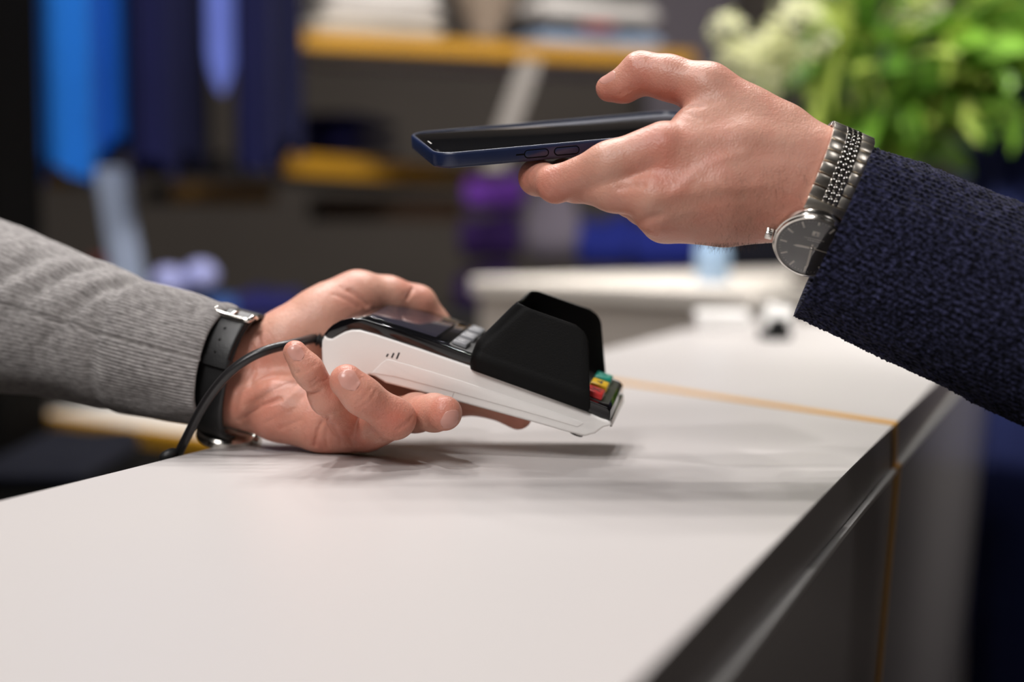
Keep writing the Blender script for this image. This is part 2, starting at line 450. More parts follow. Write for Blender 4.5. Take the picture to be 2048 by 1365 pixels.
    for x, y, r, a in ((1318, 318, 16, .38), (1290, 412, 11, -.25), (1275, 400, 12, .30), (1300, 465, 12, .35), (1100, 372, 14, .45), (1045, 345, 10, .35), (1208, 185, 9, .5),
                       (1300, 175, 15, .45), (1350, 205, 10, .35), (1262, 125, 10, .25), (1400, 330, 22, .18), (1500, 440, 30, .15), (1540, 380, 20, .1), (1200, 320, 14, -.15), (1560, 270, 24, -.15), (1450, 240, 20, -.12)):
        fl.append((S(x, y), r, a))
    o = body_mesh('person', fd, D, fl, SKIN_A)
    tag(o, 'person in a navy knit sweater holding out a phone over the card reader', 'person')
    # thumb nail, seen along its edge
    nail(fd, D, S(1216, 156), (-0.25, -0.92, -0.30), (-0.95, 0.25, 0.12), 11.0, 11.5, o)
    return o, fd, D

def cashier():
    H = 0.8
    lo = pmm(395, 520, 760); lo[2] = 690
    hi = pmm(1075, 930, 800); hi[2] = 850
    fd = Field(lo - 5, hi, H)
    P = pmm
    palm = np.full(fd.n, 60, np.float32)
    chain(fd, palm, [P(330, 668, 806, 17), P(430, 690, 800, 16.5), P(514, 713, 794, 16.4)], 4)
    chain(fd, palm, [P(300, 765, 802, 17), P(400, 786, 796, 16.5), P(496, 800, 788, 16)], 5)
    chain(fd, palm, [P(514, 713, 794, 16.4), P(575, 688, 796, 19), P(645, 643, 802, 18.6), P(716, 601, 808, 15.2)], 5)   # thumb side
    chain(fd, palm, [P(512, 804, 786, 16), P(560, 818, 776, 17), P(650, 842, 769, 16.5), P(716, 852, 762, 14.5)], 5)     # heel
    chain(fd, palm, [P(525, 758, 794, 15), P(600, 775, 793, 16), P(690, 812, 788, 13), P(770, 830, 785, 11)], 5)          # middle
    chain(fd, palm, [P(525, 715, 797, 14), P(660, 745, 806, 14), P(810, 800, 798, 11)], 5)
    chain(fd, palm, [P(530, 800, 786, 14), P(640, 830, 775, 14.5), P(742, 850, 770, 11.5)], 5)
    chain(fd, palm, [P(660, 690, 812, 15), P(735, 730, 812, 13)], 5)
    palm = blur(palm, 3.6 / fd.h)
    thumb = np.full(fd.n, 60, np.float32)
    chain(fd, thumb, [P(670, 622, 806, 17), P(716, 598, 810, 14.8), P(775, 599, 818, 12.6), P(834, 611, 825, 10.8), P(866, 650, 829, 9.2), P(900, 692, 832, 8)], 6)
    pinky = np.full(fd.n, 60, np.float32)
    chain(fd, pinky, [P(706, 846, 755, 11), P(655, 798, 722, 8.0), P(616, 740, 711, 7.0), P(590, 705, 709, 6.0)], 5)
    ring = np.full(fd.n, 60, np.float32)
    chain(fd, ring, [P(735, 862, 756, 11.5), P(790, 838, 716, 9.6), P(724, 792, 706, 9.0), P(693, 763, 703, 8.5)], 5)
    middle = np.full(fd.n, 60, np.float32)
    chain(fd, middle, [P(770, 838, 778, 11.5), P(832, 826, 745, 9.6), P(868, 826, 728, 9.0), P(889, 827, 715, 8.9)], 5)
    index = np.full(fd.n, 60, np.float32)
    chain(fd, index, [P(815, 800, 798, 11), P(900, 800, 786, 9.4), P(978, 800, 780, 8.8), P(1036, 831, 774, 7.9)], 5)
    D = palm.copy(); first = True
    for f, k in ((thumb, 6), (pinky, 4), (ring, 4), (middle, 4), (index, 4)):
        u = smin(palm, f, k)
        D = u if first else smin(D, u, 1.3)
        first = False
    S = lambda x, y: hit(fd, D, x, y, 692)
    lines = [
        ([(478, 842), (520, 814), (560, 799), (612, 785), (640, 782)], 1.5, 1.15),
        ([(474, 786), (515, 766), (550, 754), (596, 744)], 1.1, 1.1),
        ([(500, 770), (540, 746), (592, 722)], 0.6, 0.95), ([(488, 812), (524, 796), (556, 776), (590, 764)], 0.45, 0.9),
        ([(530, 880), (560, 858), (600, 842), (650, 832)], 0.7, 1.2), ([(505, 866), (530, 846), (560, 832), (590, 818)], 0.4, 0.9),
        ([(630, 892), (635, 864), (645, 844), (658, 832)], 1.4, 1.0),
        ([(682, 888), (674, 868), (667, 850)], 1.2, 0.9), ([(655, 896), (652, 874), (655, 855)], 0.8, 0.9), ([(706, 892), (698, 876), (692, 862)], 0.5, 0.9),
        ([(612, 890), (608, 866), (612, 848)], 0.4, 0.9), ([(560, 884), (580, 862), (600, 852)], 0.35, 0.8),
        ([(505, 690), (512, 715), (508, 745), (500, 775)], 0.8, 0.9), ([(516, 668), (523, 695), (520, 720)], 0.5, 0.9),
        ([(540, 740), (570, 712), (600, 690)], 0.3, 0.9), ([(552, 772), (590, 760), (625, 764)], 0.35, 0.8),
        ([(700, 582), (716, 594), (733, 611)], 1.3, 1.3), ([(668, 590), (692, 600), (716, 615)], 0.5, 1.3), ([(682, 577), (702, 588)], 0.4, 1.2),
        ([(814, 598), (820, 588), (825, 578)], 1.3, 1.1), ([(806, 592), (811, 584)], 0.3, 0.9),
        ([(624, 774), (640, 762), (654, 757)], 0.8, 0.8), ([(620, 766), (634, 756)], 0.4, 0.7), ([(606, 746), (618, 736), (632, 729)], 0.45, 0.7),
        ([(712, 808), (728, 797), (743, 776)], 0.5, 0.8), ([(720, 815), (738, 803), (752, 784)], 0.55, 0.8), ([(728, 822), (748, 806)], 0.35, 0.7),
        ([(800, 860), (812, 850), (823, 837)], 0.6, 0.9), ([(792, 862), (806, 848)], 0.4, 0.8), ([(700, 778), (712, 768), (722, 756)], 0.25, 0.7),
    ]
    for pts, a, b in [([S(*q) for q in pts], a, b) for pts, a, b in lines]: groove(fd, D, pts, a, b)
    fl = []
    for x, y, r, a in ((580, 690, 9, .45), (690, 745, 12, .45), (888, 828, 12, .55), (1040, 845, 10, .45), (600, 830, 26, .30), (700, 870, 22, .4), (760, 840, 14, .35), (800, 835, 10, .4),
                       (650, 770, 12, .25), (520, 740, 25, .15), (720, 600, 12, .35), (825, 595, 9, .25), (600, 640, 30, -.12), (500, 820, 20, .3), (760, 565, 14, -.15)):
        fl.append((S(x, y), r, a))
    o = body_mesh('person', fd, D, fl, SKIN_A)
    tag(o, 'person in a grey ribbed sweater holding a card reader, hand resting on the counter', 'person')
    nail(fd, D, S(700, 761), (0.10, -0.22, -1.0), (-0.42, -0.86, 0.1), 11.6, 12.6, o)
    nail(fd, D, S(594, 706), (-0.05, -0.25, -1.0), (-0.5, -0.84, 0.1), 9.0, 9.6, o)
    nail(fd, D, pmm(894, 834, 709) + np.array([0.6, 0.8, -1.0]), (0.62, 0.62, -0.50), (0.45, -0.65, -0.45), 10.5, 12.0, o)
    return o, fd, D

CUST, fdC, DC = customer()
CASH, fdL, DL = cashier()

# ================================================================== COUNTER
B1 = on_plane(1274, 1364, ZT); B2 = on_plane(1784, 854, ZT)
A1 = on_plane(0, 1003, ZT); A2 = on_plane(490, 880, ZT)
ed = (B2 - B1) / np.linalg.norm(B2 - B1); nd = np.array([-ed[1], ed[0], 0.0])      # along the counter; towards the staff side
lenB = np.linalg.norm(B2 - B1)
wid = float((A2 - B1) @ nd)
def ctr(s, n, z):                                   # counter frame: s along from B1, n from customer edge, z
    return B1 + ed * s + nd * n + np.array([0, 0, z - ZT])
S_GOLD = float((on_plane(1790, 848, ZT) - B1) @ ed)
S_END = float((on_plane(1985, 653, ZT) - B1) @ ed)
M4 = Matrix(((ed[0], nd[0], 0, B1[0]), (ed[1], nd[1], 0, B1[1]), (0, 0, 1, 0), (0, 0, 0, 1)))
LAM = mat('white_laminate', (0.51, 0.48, 0.468), 0.36, spec=0.4, noise=0.015, nscale=3, bump=0.02, bscale=600)
EDGE = mat('grey_edge_band', (0.21, 0.18, 0.178), 0.30, spec=0.5)
PANEL = mat('grey_gloss_panel', (0.38, 0.35, 0.348), 0.2, spec=0.6)
SILV = mat('aluminium_strip', (0.78, 0.76, 0.74), 0.4, 0.3)
root = empty('service_counter', mat4=M4 @ Matrix.Translation((0.5, wid / 2, 0)))
tag(root, 'long white-topped counter with dark grey front and yellow inlay strip', 'counter')
OFF = Matrix.Translation((-0.5, -wid / 2, 0))
def cpart(name, bm, m, parent=None, label=None, angle=None):
    bmesh.ops.transform(bm, matrix=OFF, verts=bm.verts[:])
    o = bmobj(name, bm, m, parent or root, smooth=False)
    if label: o['label'] = label
    return o
g1 = on_plane(1250, 766, ZT)
sg2 = float((g1 - B1) @ ed); ng2 = float((g1 - B1) @ nd)
kg = (sg2 - S_GOLD) / ng2                          # the inlay runs slightly askew across the top
GW = 0.016; TT = 0.026
def top_slab(s0a, s1a, s0b, s1b):
    return prism_bm([(s0a, 0), (s1a, 0), (s1b, wid), (s0b, wid)], ZT - TT, ZT, 'xyz')
def slab(poly, name):
    bm = prism_bm(poly, ZT - 0.0012, ZT, 'xyz'); cpart(name, bm, LAM)
    cpart('edge_band', prism_bm([(a, max(b, 0.0006)) for a, b in poly], ZT - TT, ZT - 0.0012, 'xyz'), EDGE)
slab([(-0.75, 0), (S_GOLD - GW / 2, 0), (S_GOLD + kg * wid - GW / 2, wid), (-0.75, wid)], 'worktop')
slab([(S_GOLD + GW / 2, 0), (S_END, 0), (S_END, wid), (S_GOLD + kg * wid + GW / 2, wid)], 'worktop')
cpart('gold_inlay', prism_bm([(S_GOLD - GW / 2, -0.0008), (S_GOLD + GW / 2, -0.0008), (S_GOLD + kg * wid + GW / 2, wid + 0.0008), (S_GOLD + kg * wid - GW / 2, wid + 0.0008)], ZT - TT, ZT + 0.0004, 'xyz'), GOLD, label='yellow inlay strip across the worktop')
LEAN = 0.067
def front(s0, s1, z0, z1, out, thick, name, m, label=None):
    """a panel on the customer face, leaning inwards towards the floor"""
    bm = bmesh.new(); vs = []
    for s in (s0, s1):
        for z in (z0, z1):
            n0 = (ZT - z) * LEAN - out
            vs += [bm.verts.new((s, n0, z)), bm.verts.new((s, n0 + thick, z))]
    for f in ((0, 1, 3, 2), (4, 6, 7, 5), (0, 4, 5, 1), (2, 3, 7, 6), (0, 2, 6, 4), (1, 5, 7, 3)): bm.faces.new([vs[i] for i in f])
    bmesh.ops.recalc_face_normals(bm, faces=bm.faces[:])
    return cpart(name, bm, m, label=label)
zs = ZT - TT - 0.0035
for a, b in ((-0.75, S_GOLD - GW / 2), (S_GOLD + GW / 2, S_END)):
    front(a, b, zs, ZT - TT - 0.0008, 0.0045, 0.02, 'silver_strip', SILV)
    front(a, b, 0.06, zs - 0.0002, 0.0035, 0.02, 'front_panel', PANEL)
front(S_GOLD - GW / 2, S_GOLD + GW / 2, 0.06, ZT - TT, 0.0052, 0.02, 'gold_strip', GOLD, 'yellow strip down the counter front')
cpart('carcass', prism_bm([(-0.72, 0.09), (S_END - 0.01, 0.09), (S_END - 0.01, wid - 0.03), (-0.72, wid - 0.03)], 0.0, ZT - TT - 0.001, 'xyz'), PANEL)

# ================================================================== CARD READER
RTm = np.array([[0.9368, 0.1724, 0.3044], [0.332, -0.1637, -0.929], [-0.1103, 0.9713, -0.2106]])
TTm = np.array([-81.49, -11.35, 753.3])
def pose(R, t):
    Rw = RC @ R; tw = c2w(np.array(t) / 1000.0)
    m = Matrix.Identity(4)
    for i in range(3):
        for j in range(3): m[i][j] = Rw[i, j]
        m[i][3] = tw[i]
    return m
TM = pose(RTm, TTm)
term = empty('card_reader', mat4=TM)
tag(term, 'white and black handheld card reader with hood held above the counter', 'card reader')
mmb = lambda poly: [(a / 1000, b / 1000) for a, b in poly]
W0, W1 = 0.0, 70.0
def smooth_poly(pts, n):
    return [tuple(p) for p in catmull([(a, b, 0) for a, b in pts], n)[:, :2]]
# white body: profile in (length, up); a boundary line above, belly below
top_w = [(-15.2, -14.6), (-13.0, -15.2), (-10.7, -14.6), (-8.3, -12.0), (-5.1, -8.6), (-1.9, -6.4), (2.4, -4.9), (12, -4.2), (35, -3.6), (66, -3.2), (93, -3.6), (130.5, -5.4), (138.5, -6.0), (141.8, -5.8), (143.6, -6.4)]
bot_w = [(144.3, -7.6), (143.4, -9.0), (141.2, -10.2), (140.4, -11.4), (138.0, -15.0), (133.5, -18.2), (124.5, -19.3), (104.3, -20.7), (66.4, -23.8), (52.3, -25.1), (24.0, -27.8), (17.5, -26.4), (14.5, -26.5), (8, -33), (-1.0, -40.0), (-4.0, -40.4), (-7.2, -40.0), (-8.0, -37.5), (-11.0, -31), (-12.6, -27.8), (-14.6, -22.0), (-15.6, -17.8)]
bm = prism_bm(mmb(top_w + bot_w), W0 / 1000, W1 / 1000, 'xzy', bev=0.0022, seg=4)
bmobj('body', bm, WHITEP, term, angle=35)
# black bezel and top deck
top_b = [(-15.6, -14.0), (-14.4, -10.8), (-12.6, -7.6), (-9.0, -3.7), (-3.8, -0.5), (2.4, 1.4), (20, 2.2), (42.6, 2.8), (63, 2.4), (100, 1.7), (139.4, 0.6), (141.6, -0.8), (143.0, -5.2)]
bot_b = [(a, b + 0.15) for a, b in reversed(top_w[:-1])]
bm = prism_bm(mmb(top_b + bot_b), (W0 + 0.35) / 1000, (W1 - 0.35) / 1000, 'xzy', bev=0.0016, seg=4)
bmobj('bezel', bm, BLACKG, term, angle=35)
def slope_u(l):
    return float(np.interp(l, [a for a, b in top_b], [b for a, b in top_b]))
def plate(l0, l1, w0, w1, h0, h1, name, m, parent=None, bev=0.0006, rc=0.0, label=None):
    """a plate lying on the deck, following its slope; h0..h1 above the deck"""
    c = 6; poly = []
    rc = max(rc, 0.3)
    for (cx, cy, a0) in ((l1 - rc, w1 - rc, 0), (l0 + rc, w1 - rc, 90), (l0 + rc, w0 + rc, 180), (l1 - rc, w0 + rc, 270)):
        for k in range(c):
            a = math.radians(a0 + 90 * k / (c - 1)); poly.append((cx + rc * math.cos(a), cy + rc * math.sin(a)))
    b = prism_bm(mmb(poly), h0 / 1000, h1 / 1000, 'xyz', bev=bev, seg=2)
    for v in b.verts: v.co.z += slope_u(v.co.x * 1000) / 1000
    o = bmobj(name, b, m, parent or term, angle=40)
    if label: o['label'] = label
    return o
GLASS = mat('screen_glass', (0.006, 0.006, 0.007), 0.035, spec=0.75, coat=0.5)
LCD = mat('lcd', (0.030, 0.028, 0.040), 0.06, spec=0.9, noise=0.1, nscale=500)
DECK = mat('keypad_plate', (0.045, 0.044, 0.043), 0.38, noise=0.25, nscale=600)
KEYG = mat('grey_key', (0.22, 0.222, 0.235), 0.35, noise=0.06, nscale=400)
INK = mat('key_ink', (0.03, 0.025, 0.02), 0.5)
INKW = mat('key_white_ink', (0.75, 0.75, 0.75), 0.5)
plate(-0.5, 48.2, 5.0, 66.0, -0.5, 0.25, 'screen_glass', GLASS, rc=2.5, bev=0.0002)
plate(3.0, 41.0, 9.5, 60.5, 0.1, 0.32, 'display', LCD, rc=0.6, bev=0.0001)
plate(49.2, 139.4, 5.0, 65.0, -0.4, 0.35, 'keypad_plate', DECK, rc=2.5, bev=0.0003)
def key(l, wc, dl, dw, m, name='key', h=2.6, label=None):
    b = box_bm(-dl / 2000, dl / 2000, -dw / 2000, dw / 2000, 0, h / 1000, 0.0009, 3)
    for v in b.verts:
        f = 1 - 0.09 * (v.co.z / (h / 1000)); v.co.x *= f; v.co.y *= f
    me = bpy.data.meshes.new(name); b.to_mesh(me); b.free()
    o = link(name, me, m, term, True); o.location = (l / 1000, wc / 1000, (slope_u(l) + 0.2) / 1000)
    if label: o['label'] = label
    return o
KEYW = (14.0, 34.0, 54.0)
k0 = None
for r, l in enumerate((54.5, 67.5, 80.5, 93.5, 106.5)):
    for wc in KEYW:
        if k0 is None: k0 = key(l, wc, 8.6, 14.5, KEYG); o = k0
        else:
            o = k0.copy(); COL.objects.link(o); o.parent = term
            o.location = (l / 1000, wc / 1000, (slope_u(l) + 0.2) / 1000)
# printed legends on the row of function keys that shows
def flat_mark(name, strokes, parent, m, z, wdt=0.0007):
    b = bmesh.new()
    for (x0, y0), (x1, y1) in strokes:
        a = np.array([x0, y0]) / 1000; c = np.array([x1, y1]) / 1000; d = (c - a) / np.linalg.norm(c - a); n = np.array([-d[1], d[0]]) * wdt / 2
        vs = [b.verts.new((*(p), z + dz)) for dz in (0, 0.00012) for p in (a - n, c - n, c + n, a + n)]
        for f in ((3, 2, 1, 0), (4, 5, 6, 7), (0, 1, 5, 4), (1, 2, 6, 5), (2, 3, 7, 6), (3, 0, 4, 7)): b.faces.new([vs[i] for i in f])
    return bmobj(name, b, m, parent, smooth=False)
def fkey_legend(ch, p):
    base = {'F': [((1.6, -2.2), (-1.6, -2.2)), ((-1.6, -2.2), (-1.6, -0.4)), ((0, -2.2), (0, -0.8))],
            '1': [((1.6, 1.2), (-1.6, 1.2))], '2': [((-1.6, 0.4), (-1.6, 1.8)), ((-1.6, 1.8), (0, 1.8)), ((0, 1.8), (0, 0.4)), ((0, 0.4), (1.6, 0.4)), ((1.6, 0.4), (1.6, 1.8))],
            '3': [((-1.6, 0.4), (-1.6, 1.8)), ((-1.6, 1.8), (1.6, 1.8)), ((0, 0.6), (0, 1.8)), ((1.6, 0.4), (1.6, 1.8))]}
    return flat_mark('legend', base['F'] + base[ch], p, INKW, 0.00258, 0.0004)
fk = [o for o in term.children if o.name.startswith('key') and abs(o.location.x - 0.0545) < 1e-4]
for o, ch in zip(sorted(fk, key=lambda q: q.location.y), '123'): fkey_legend(ch, o)
kr = key(130.5, KEYW[0], 10, 15, mat('red_key', (0.52, 0.03, 0.03), 0.3, noise=0.05), h=3.4, label='red cancel key')
ky = key(130.5, KEYW[1], 10, 15, mat('yellow_key', (0.80, 0.50, 0.02), 0.3, noise=0.05), h=3.4, label='yellow correction key')
kg_ = key(130.5, KEYW[2], 10, 15, mat('green_key', (0.0, 0.24, 0.17), 0.3, noise=0.05), h=3.4, label='green confirm key')
flat_mark('legend', [((-2.6, -3.2), (2.6, 3.2)), ((-2.6, 3.2), (2.6, -3.2))], kr, mat('red_ink', (0.12, 0.01, 0.01), 0.5), 0.00338, 0.0010)
flat_mark('legend', [((0.7, -3.6), (0.7, 3.6)), ((0.3, -2.2), (0.3, 2.2)), ((-0.6, -1.1), (-0.6, 1.1)), ((-1.4, -1.1), (-1.4, 1.1))], ky, INK, 0.00338, 0.0009)
ang = [2 * math.pi * i / 16 for i in range(17)]
flat_mark('legend', [((2.6 * math.cos(a), 3.6 * math.sin(a)), (2.6 * math.cos(c), 3.6 * math.sin(c))) for a, c in zip(ang, ang[1:])], kg_, mat('green_ink', (0.2, 0.55, 0.45), 0.5), 0.00338, 0.0008)
# chrome lip at the nose, foot, slots, seam and the moulded side recess
bmobj('nose_trim', prism_bm(mmb([(142.2, -5.2), (143.6, -5.4), (145.2, -9.2), (144.0, -9.6)]), 0.003, 0.067, 'xzy', bev=0.0003), mat('trim_grey', (0.42, 0.40, 0.38), 0.25, 0.6), term, angle=40)
foot = bmesh.new()
for k in (12, 58):
    f = bmesh.new()
    tube_bm([(0.1284, k / 1000, -0.0185), (0.1282, k / 1000, -0.0208)], [0.0042, 0.0040], 20, True, foot); f.free()
bmobj('foot_post', foot, WHITEP, term, angle=40)
foot = bmesh.new()
for k in (12, 58): tube_bm([(0.1282, k / 1000, -0.0206), (0.12815, k / 1000, -0.0218)], 0.0037, 20, True, foot)
bmobj('rubber_foot', foot, RUBBER, term, angle=40)
for (a, b), (c, d) in (((20.9, -12.1), (20.5, -13.9)), ((23.7, -10.6), (23.3, -13.5)), ((26.4, -9.4), (26.0, -13.2))):
    bb = bmesh.new(); dx = 0.00042
    poly = [(a / 1000 - dx, b / 1000), (a / 1000 + dx, b / 1000), (c / 1000 + dx, d / 1000), (c / 1000 - dx, d / 1000)]
    bb.free(); bb = prism_bm(poly, -0.00008, 0.0006, 'xzy')
    bmobj('sound_slot', bb, BLACKP, term, smooth=False)
SEAM = mat('seam_line', (0.22, 0.20, 0.18), 0.6)
bmobj('cover_seam', prism_bm([(0.0609, -0.0134), (0.0611, -0.0134), (0.0606, -0.0250), (0.0604, -0.0250)], -0.00003, 0.0004, 'xzy'), SEAM, term, smooth=False)
rec = [(15.5, -25.0), (18.5, -19), (20.5, -16.2), (25, -14.6), (60, -12.6), (100, -11.6), (128, -11.4), (130, -12.6), (128, -14.6), (100, -16.4), (60, -19.6), (28, -22.5)]
recp = smooth_poly(rec[:8], 40) + smooth_poly(rec[8:], 24)
bmobj('side_grip', prism_bm(mmb(recp), -0.00035, 0.002, 'xzy', bev=0.00033, seg=4), WHITEP, term, angle=50)
# privacy hood: a U of thin black plastic, open at the top and the front
nlev = 22; u0h, u1h = -4.6, 35.0
rows = []
for j in range(nlev):
    t = j / (nlev - 1); u = u0h + (u1h - u0h) * t
    inset = -1.2 if u < 4.6 else -0.4 + 7.2 * (u - 4.6) / (u1h - 4.6)
    ll = np.interp(u, [-4.6, 0, 8.8, 35], [65.8, 64.2, 64.4, 77.3])
    lr = np.interp(u, [-4.6, 0.5, 29, 35], [131.2, 130.4, 119.0, 116.4])
    rr = 6.5
    if u > u1h - rr: lr -= rr - math.sqrt(max(rr * rr - (u - (u1h - rr)) ** 2, 0))
    rcn = 4.0 + 3.5 * t
    path = []
    wn, wf = inset, 70 - inset
    for q in np.linspace(0, 1, 10): path.append((lr + (ll + rcn - lr) * q, wn))
    for q in np.linspace(0, 90, 8)[1:]:
        a = math.radians(270 - q); path.append((ll + rcn + rcn * math.cos(a), wn + rcn + rcn * math.sin(a)))
    for q in np.linspace(0, 1, 9)[1:]: path.append((ll, wn + rcn + (wf - wn - 2 * rcn) * q))
    for q in np.linspace(0, 90, 8)[1:]:
        a = math.radians(180 - q); path.append((ll + rcn + rcn * math.cos(a), wf - rcn + rcn * math.sin(a)))
    for q in np.linspace(0, 1, 10)[1:]: path.append((ll + rcn + (lr - ll - rcn) * q, wf))
    for (a, b) in path:
        dip = -2.2 * math.exp(-((b - 35) / 16) ** 2) * max(0, (t - 0.9) / 0.1) if a < ll + 2 else 0
        rows.append((a / 1000, b / 1000, (u + dip) / 1000))
npath = len(rows) // nlev
hood = mesh('privacy_hood', rows, grid_faces(npath, nlev), BLACKP, term)
so = hood.modifiers.new('s', 'SOLIDIFY'); so.thickness = 0.0014; so.offset = -1
bv = hood.modifiers.new('b', 'BEVEL'); bv.width = 0.0005; bv.segments = 2; bv.limit_method = 'ANGLE'; bv.angle_limit = math.radians(40)
# cable with a ribbed strain relief
def tp(l, wv, u): return np.array((TM @ Vector((l / 1000, wv / 1000, u / 1000))))
cbl = bmesh.new()
c_in = tp(-13.0, 24, -24); c_out = tp(-25.5, 22, -23.6)
cpts = [c_out, at(585, 688, 0.755), at(540, 699, 0.745), at(500, 716, 0.742), at(462, 743, 0.742), at(430, 778, 0.745), at(403, 818, 0.752), at(380, 862, 0.760), at(358, 905, 0.770), at(335, 955, 0.785), at(300, 1040, 0.80)]
cp = catmull(cpts, 90); c0 = cp[0].copy()
tube_bm(cp - c0, 0.00255, 14, True, cbl)
CABLE = mat('cable_rubber', (0.014, 0.013, 0.014), 0.34, bump=0.05, bscale=700)
cable = bmobj('power_cable', cbl, CABLE); cable.location = c0
tag(cable, 'black cable curving from the card reader down behind the counter', 'cable')
sr = bmesh.new(); n = 40; q = [c_in + (c_out - c_in) * i / (n - 1) - c0 for i in range(n)]
tube_bm(q, [0.0040 - 0.0012 * i / n + 0.0007 * math.cos(2 * math.pi * i / 8) for i in range(n)], 16, True, sr)
bmobj('strain_relief', sr, RUBBER, cable)
gr = bmesh.new(); ge = at(338, 911, 0.765)
tube_bm(catmull([at(352, 905, 0.772) - c0, ge - c0, at(322, 919, 0.766) - c0], 8), [0.0022, 0.003, 0.0034, 0.0034, 0.0034, 0.0034, 0.003, 0.0015], 12, True, gr)
bmobj('cable_clip', gr, RUBBER, cable)

# ================================================================== PHONE
RP = np.array([[0.9682, -0.2458, -0.0474], [-0.1168, -0.2761, -0.954], [0.2214, 0.9292, -0.296]])
PM = pose(RP, [-38.14, -92.86, 706.3]) @ Matrix.Scale(1.045, 4)
ph = empty('phone', mat4=PM)
tag(ph, 'dark smartphone in a navy case held screen up over the card reader', 'phone')
PL, PWd, PT = 149.0, 74.0, 9.5
def rrect(x0, x1, y0, y1, r, n=9):
    out = []
    for (cx, cy, a0) in ((x1 - r, y1 - r, 0), (x0 + r, y1 - r, 90), (x0 + r, y0 + r, 180), (x1 - r, y0 + r, 270)):
        for k in range(n):
            a = math.radians(a0 + 90 * k / (n - 1)); out.append(((cx + r * math.cos(a)) / 1000, (cy + r * math.sin(a)) / 1000))
    return out
CASEM = mat('navy_case', (0.008, 0.015, 0.050), 0.36, spec=0.5, bump=0.05, bscale=1200)
def rr_stack(levels, name, m, parent, close=True):
    """rounded-rectangle rings: (inset, radius, z)"""
    V = []; n = 36
    for ins, r, z in levels: V += [(a, b, z / 1000) for a, b in rrect(ins, PL - ins, ins, PWd - ins, r)]
    Fc = grid_faces(n, len(levels), True)
    Fc = [f[::-1] for f in Fc] if False else Fc
    if close: Fc += [tuple(range(n))[::-1], tuple((len(levels) - 1) * n + i for i in range(n))]
    b = bmesh.new(); vs = [b.verts.new(v) for v in V]
    for f in Fc: b.faces.new([vs[i] for i in f])
    bmesh.ops.recalc_face_normals(b, faces=b.faces[:])
    return bmobj(name, b, m, parent, angle=50)
rr_stack([(2.2, 9, -7.9), (1.0, 10, -7.6), (0.25, 11, -6.9), (0, 11.3, -5.9), (0, 11.3, -1.6), (0.2, 11.2, -0.6), (0.7, 10.8, -0.1), (1.1, 10.4, 0), (1.5, 10.1, -0.1), (1.7, 9.9, -0.6)], 'case', CASEM, ph)
rr_stack([(1.75, 9.9, -2.0), (1.75, 9.9, -0.35), (2.1, 9.7, -0.2)], 'screen', GLASS, ph)
ep = bmobj('earpiece', box_bm(0.0042, 0.0049, 0.0325, 0.0415, -0.00024, -0.00015, 0.00003), mat('earpiece_mesh', (0.45, 0.43, 0.40), 0.5), ph)
def button(x0, x1, name):
    zc, hh = -4.0, 1.6
    def oval(g, y0, y1, m, nm, par):
        r = (hh + g); pts = []
        for cx, a0 in ((x1 - hh, -90), (x0 + hh, 90)):
            for k in range(10):
                a = math.radians(a0 + 180 * k / 9); pts.append(((cx + r * math.cos(a)) / 1000, (zc + r * math.sin(a)) / 1000))
        return bmobj(nm, prism_bm(pts, y0 / 1000, y1 / 1000, 'xzy', bev=0.0002), m, par, angle=40)
    base = oval(0.6, -0.08, 0.5, mat('case_groove', (0.0008, 0.001, 0.002), 0.7, spec=0.1), 'button_recess', ph)
    oval(0.0, -0.45, 0.5, CASEM, 'button', base)
button(44, 55.5, 'volume'); button(59, 71, 'volume')
bmobj('mute_switch', box_bm(0.0395, 0.0435, -0.00008, 0.0005, -0.0043, -0.0035, 0.0001), mat('case_groove', (0, 0, 0)), ph)

# ================================================================== SLEEVES
def unit(v): v = np.asarray(v, float); return v / np.linalg.norm(v)
def knit_mat(name, lo, hi, nsc, stretch, rough=0.9, bump=0.4, bsc=900, sheen=0.3, pos=(0.40, 0.72)):
    m = bpy.data.materials.new(name); m.use_nodes = True; nt = m.node_tree; b = nt.nodes['Principled BSDF']; L = nt.links.new
    uv = nt.nodes.new('ShaderNodeUVMap'); mp = nt.nodes.new('ShaderNodeMapping'); mp.inputs['Scale'].default_value = (*stretch, 1)
    L(uv.outputs[0], mp.inputs[0])
    n = nt.nodes.new('ShaderNodeTexNoise'); n.inputs['Scale'].default_value = nsc; n.inputs['Detail'].default_value = 4; n.inputs['Roughness'].default_value = 0.65
    L(mp.outputs[0], n.inputs['Vector'])
    cr = nt.nodes.new('ShaderNodeValToRGB'); e = cr.color_ramp.elements
    e[0].position = pos[0]; e[0].color = (*lo, 1); e[1].position = pos[1]; e[1].color = (*hi, 1)
    L(n.outputs['Fac'], cr.inputs[0]); L(cr.outputs[0], b.inputs['Base Color'])
    n2 = nt.nodes.new('ShaderNodeTexNoise'); n2.inputs['Scale'].default_value = bsc; n2.inputs['Detail'].default_value = 3
    L(mp.outputs[0], n2.inputs['Vector'])
    bp = nt.nodes.new('ShaderNodeBump'); bp.inputs['Strength'].default_value = bump; bp.inputs['Distance'].default_value = 0.0008
    L(n2.outputs['Fac'], bp.inputs['Height']); L(bp.outputs[0], b.inputs['Normal'])
    b.inputs['Roughness'].default_value = rough; b.inputs['Specular IOR Level'].default_value = 0.15
    b.inputs['Sheen Weight'].default_value = sheen; b.inputs['Sheen Roughness'].default_value = 0.5
    return m
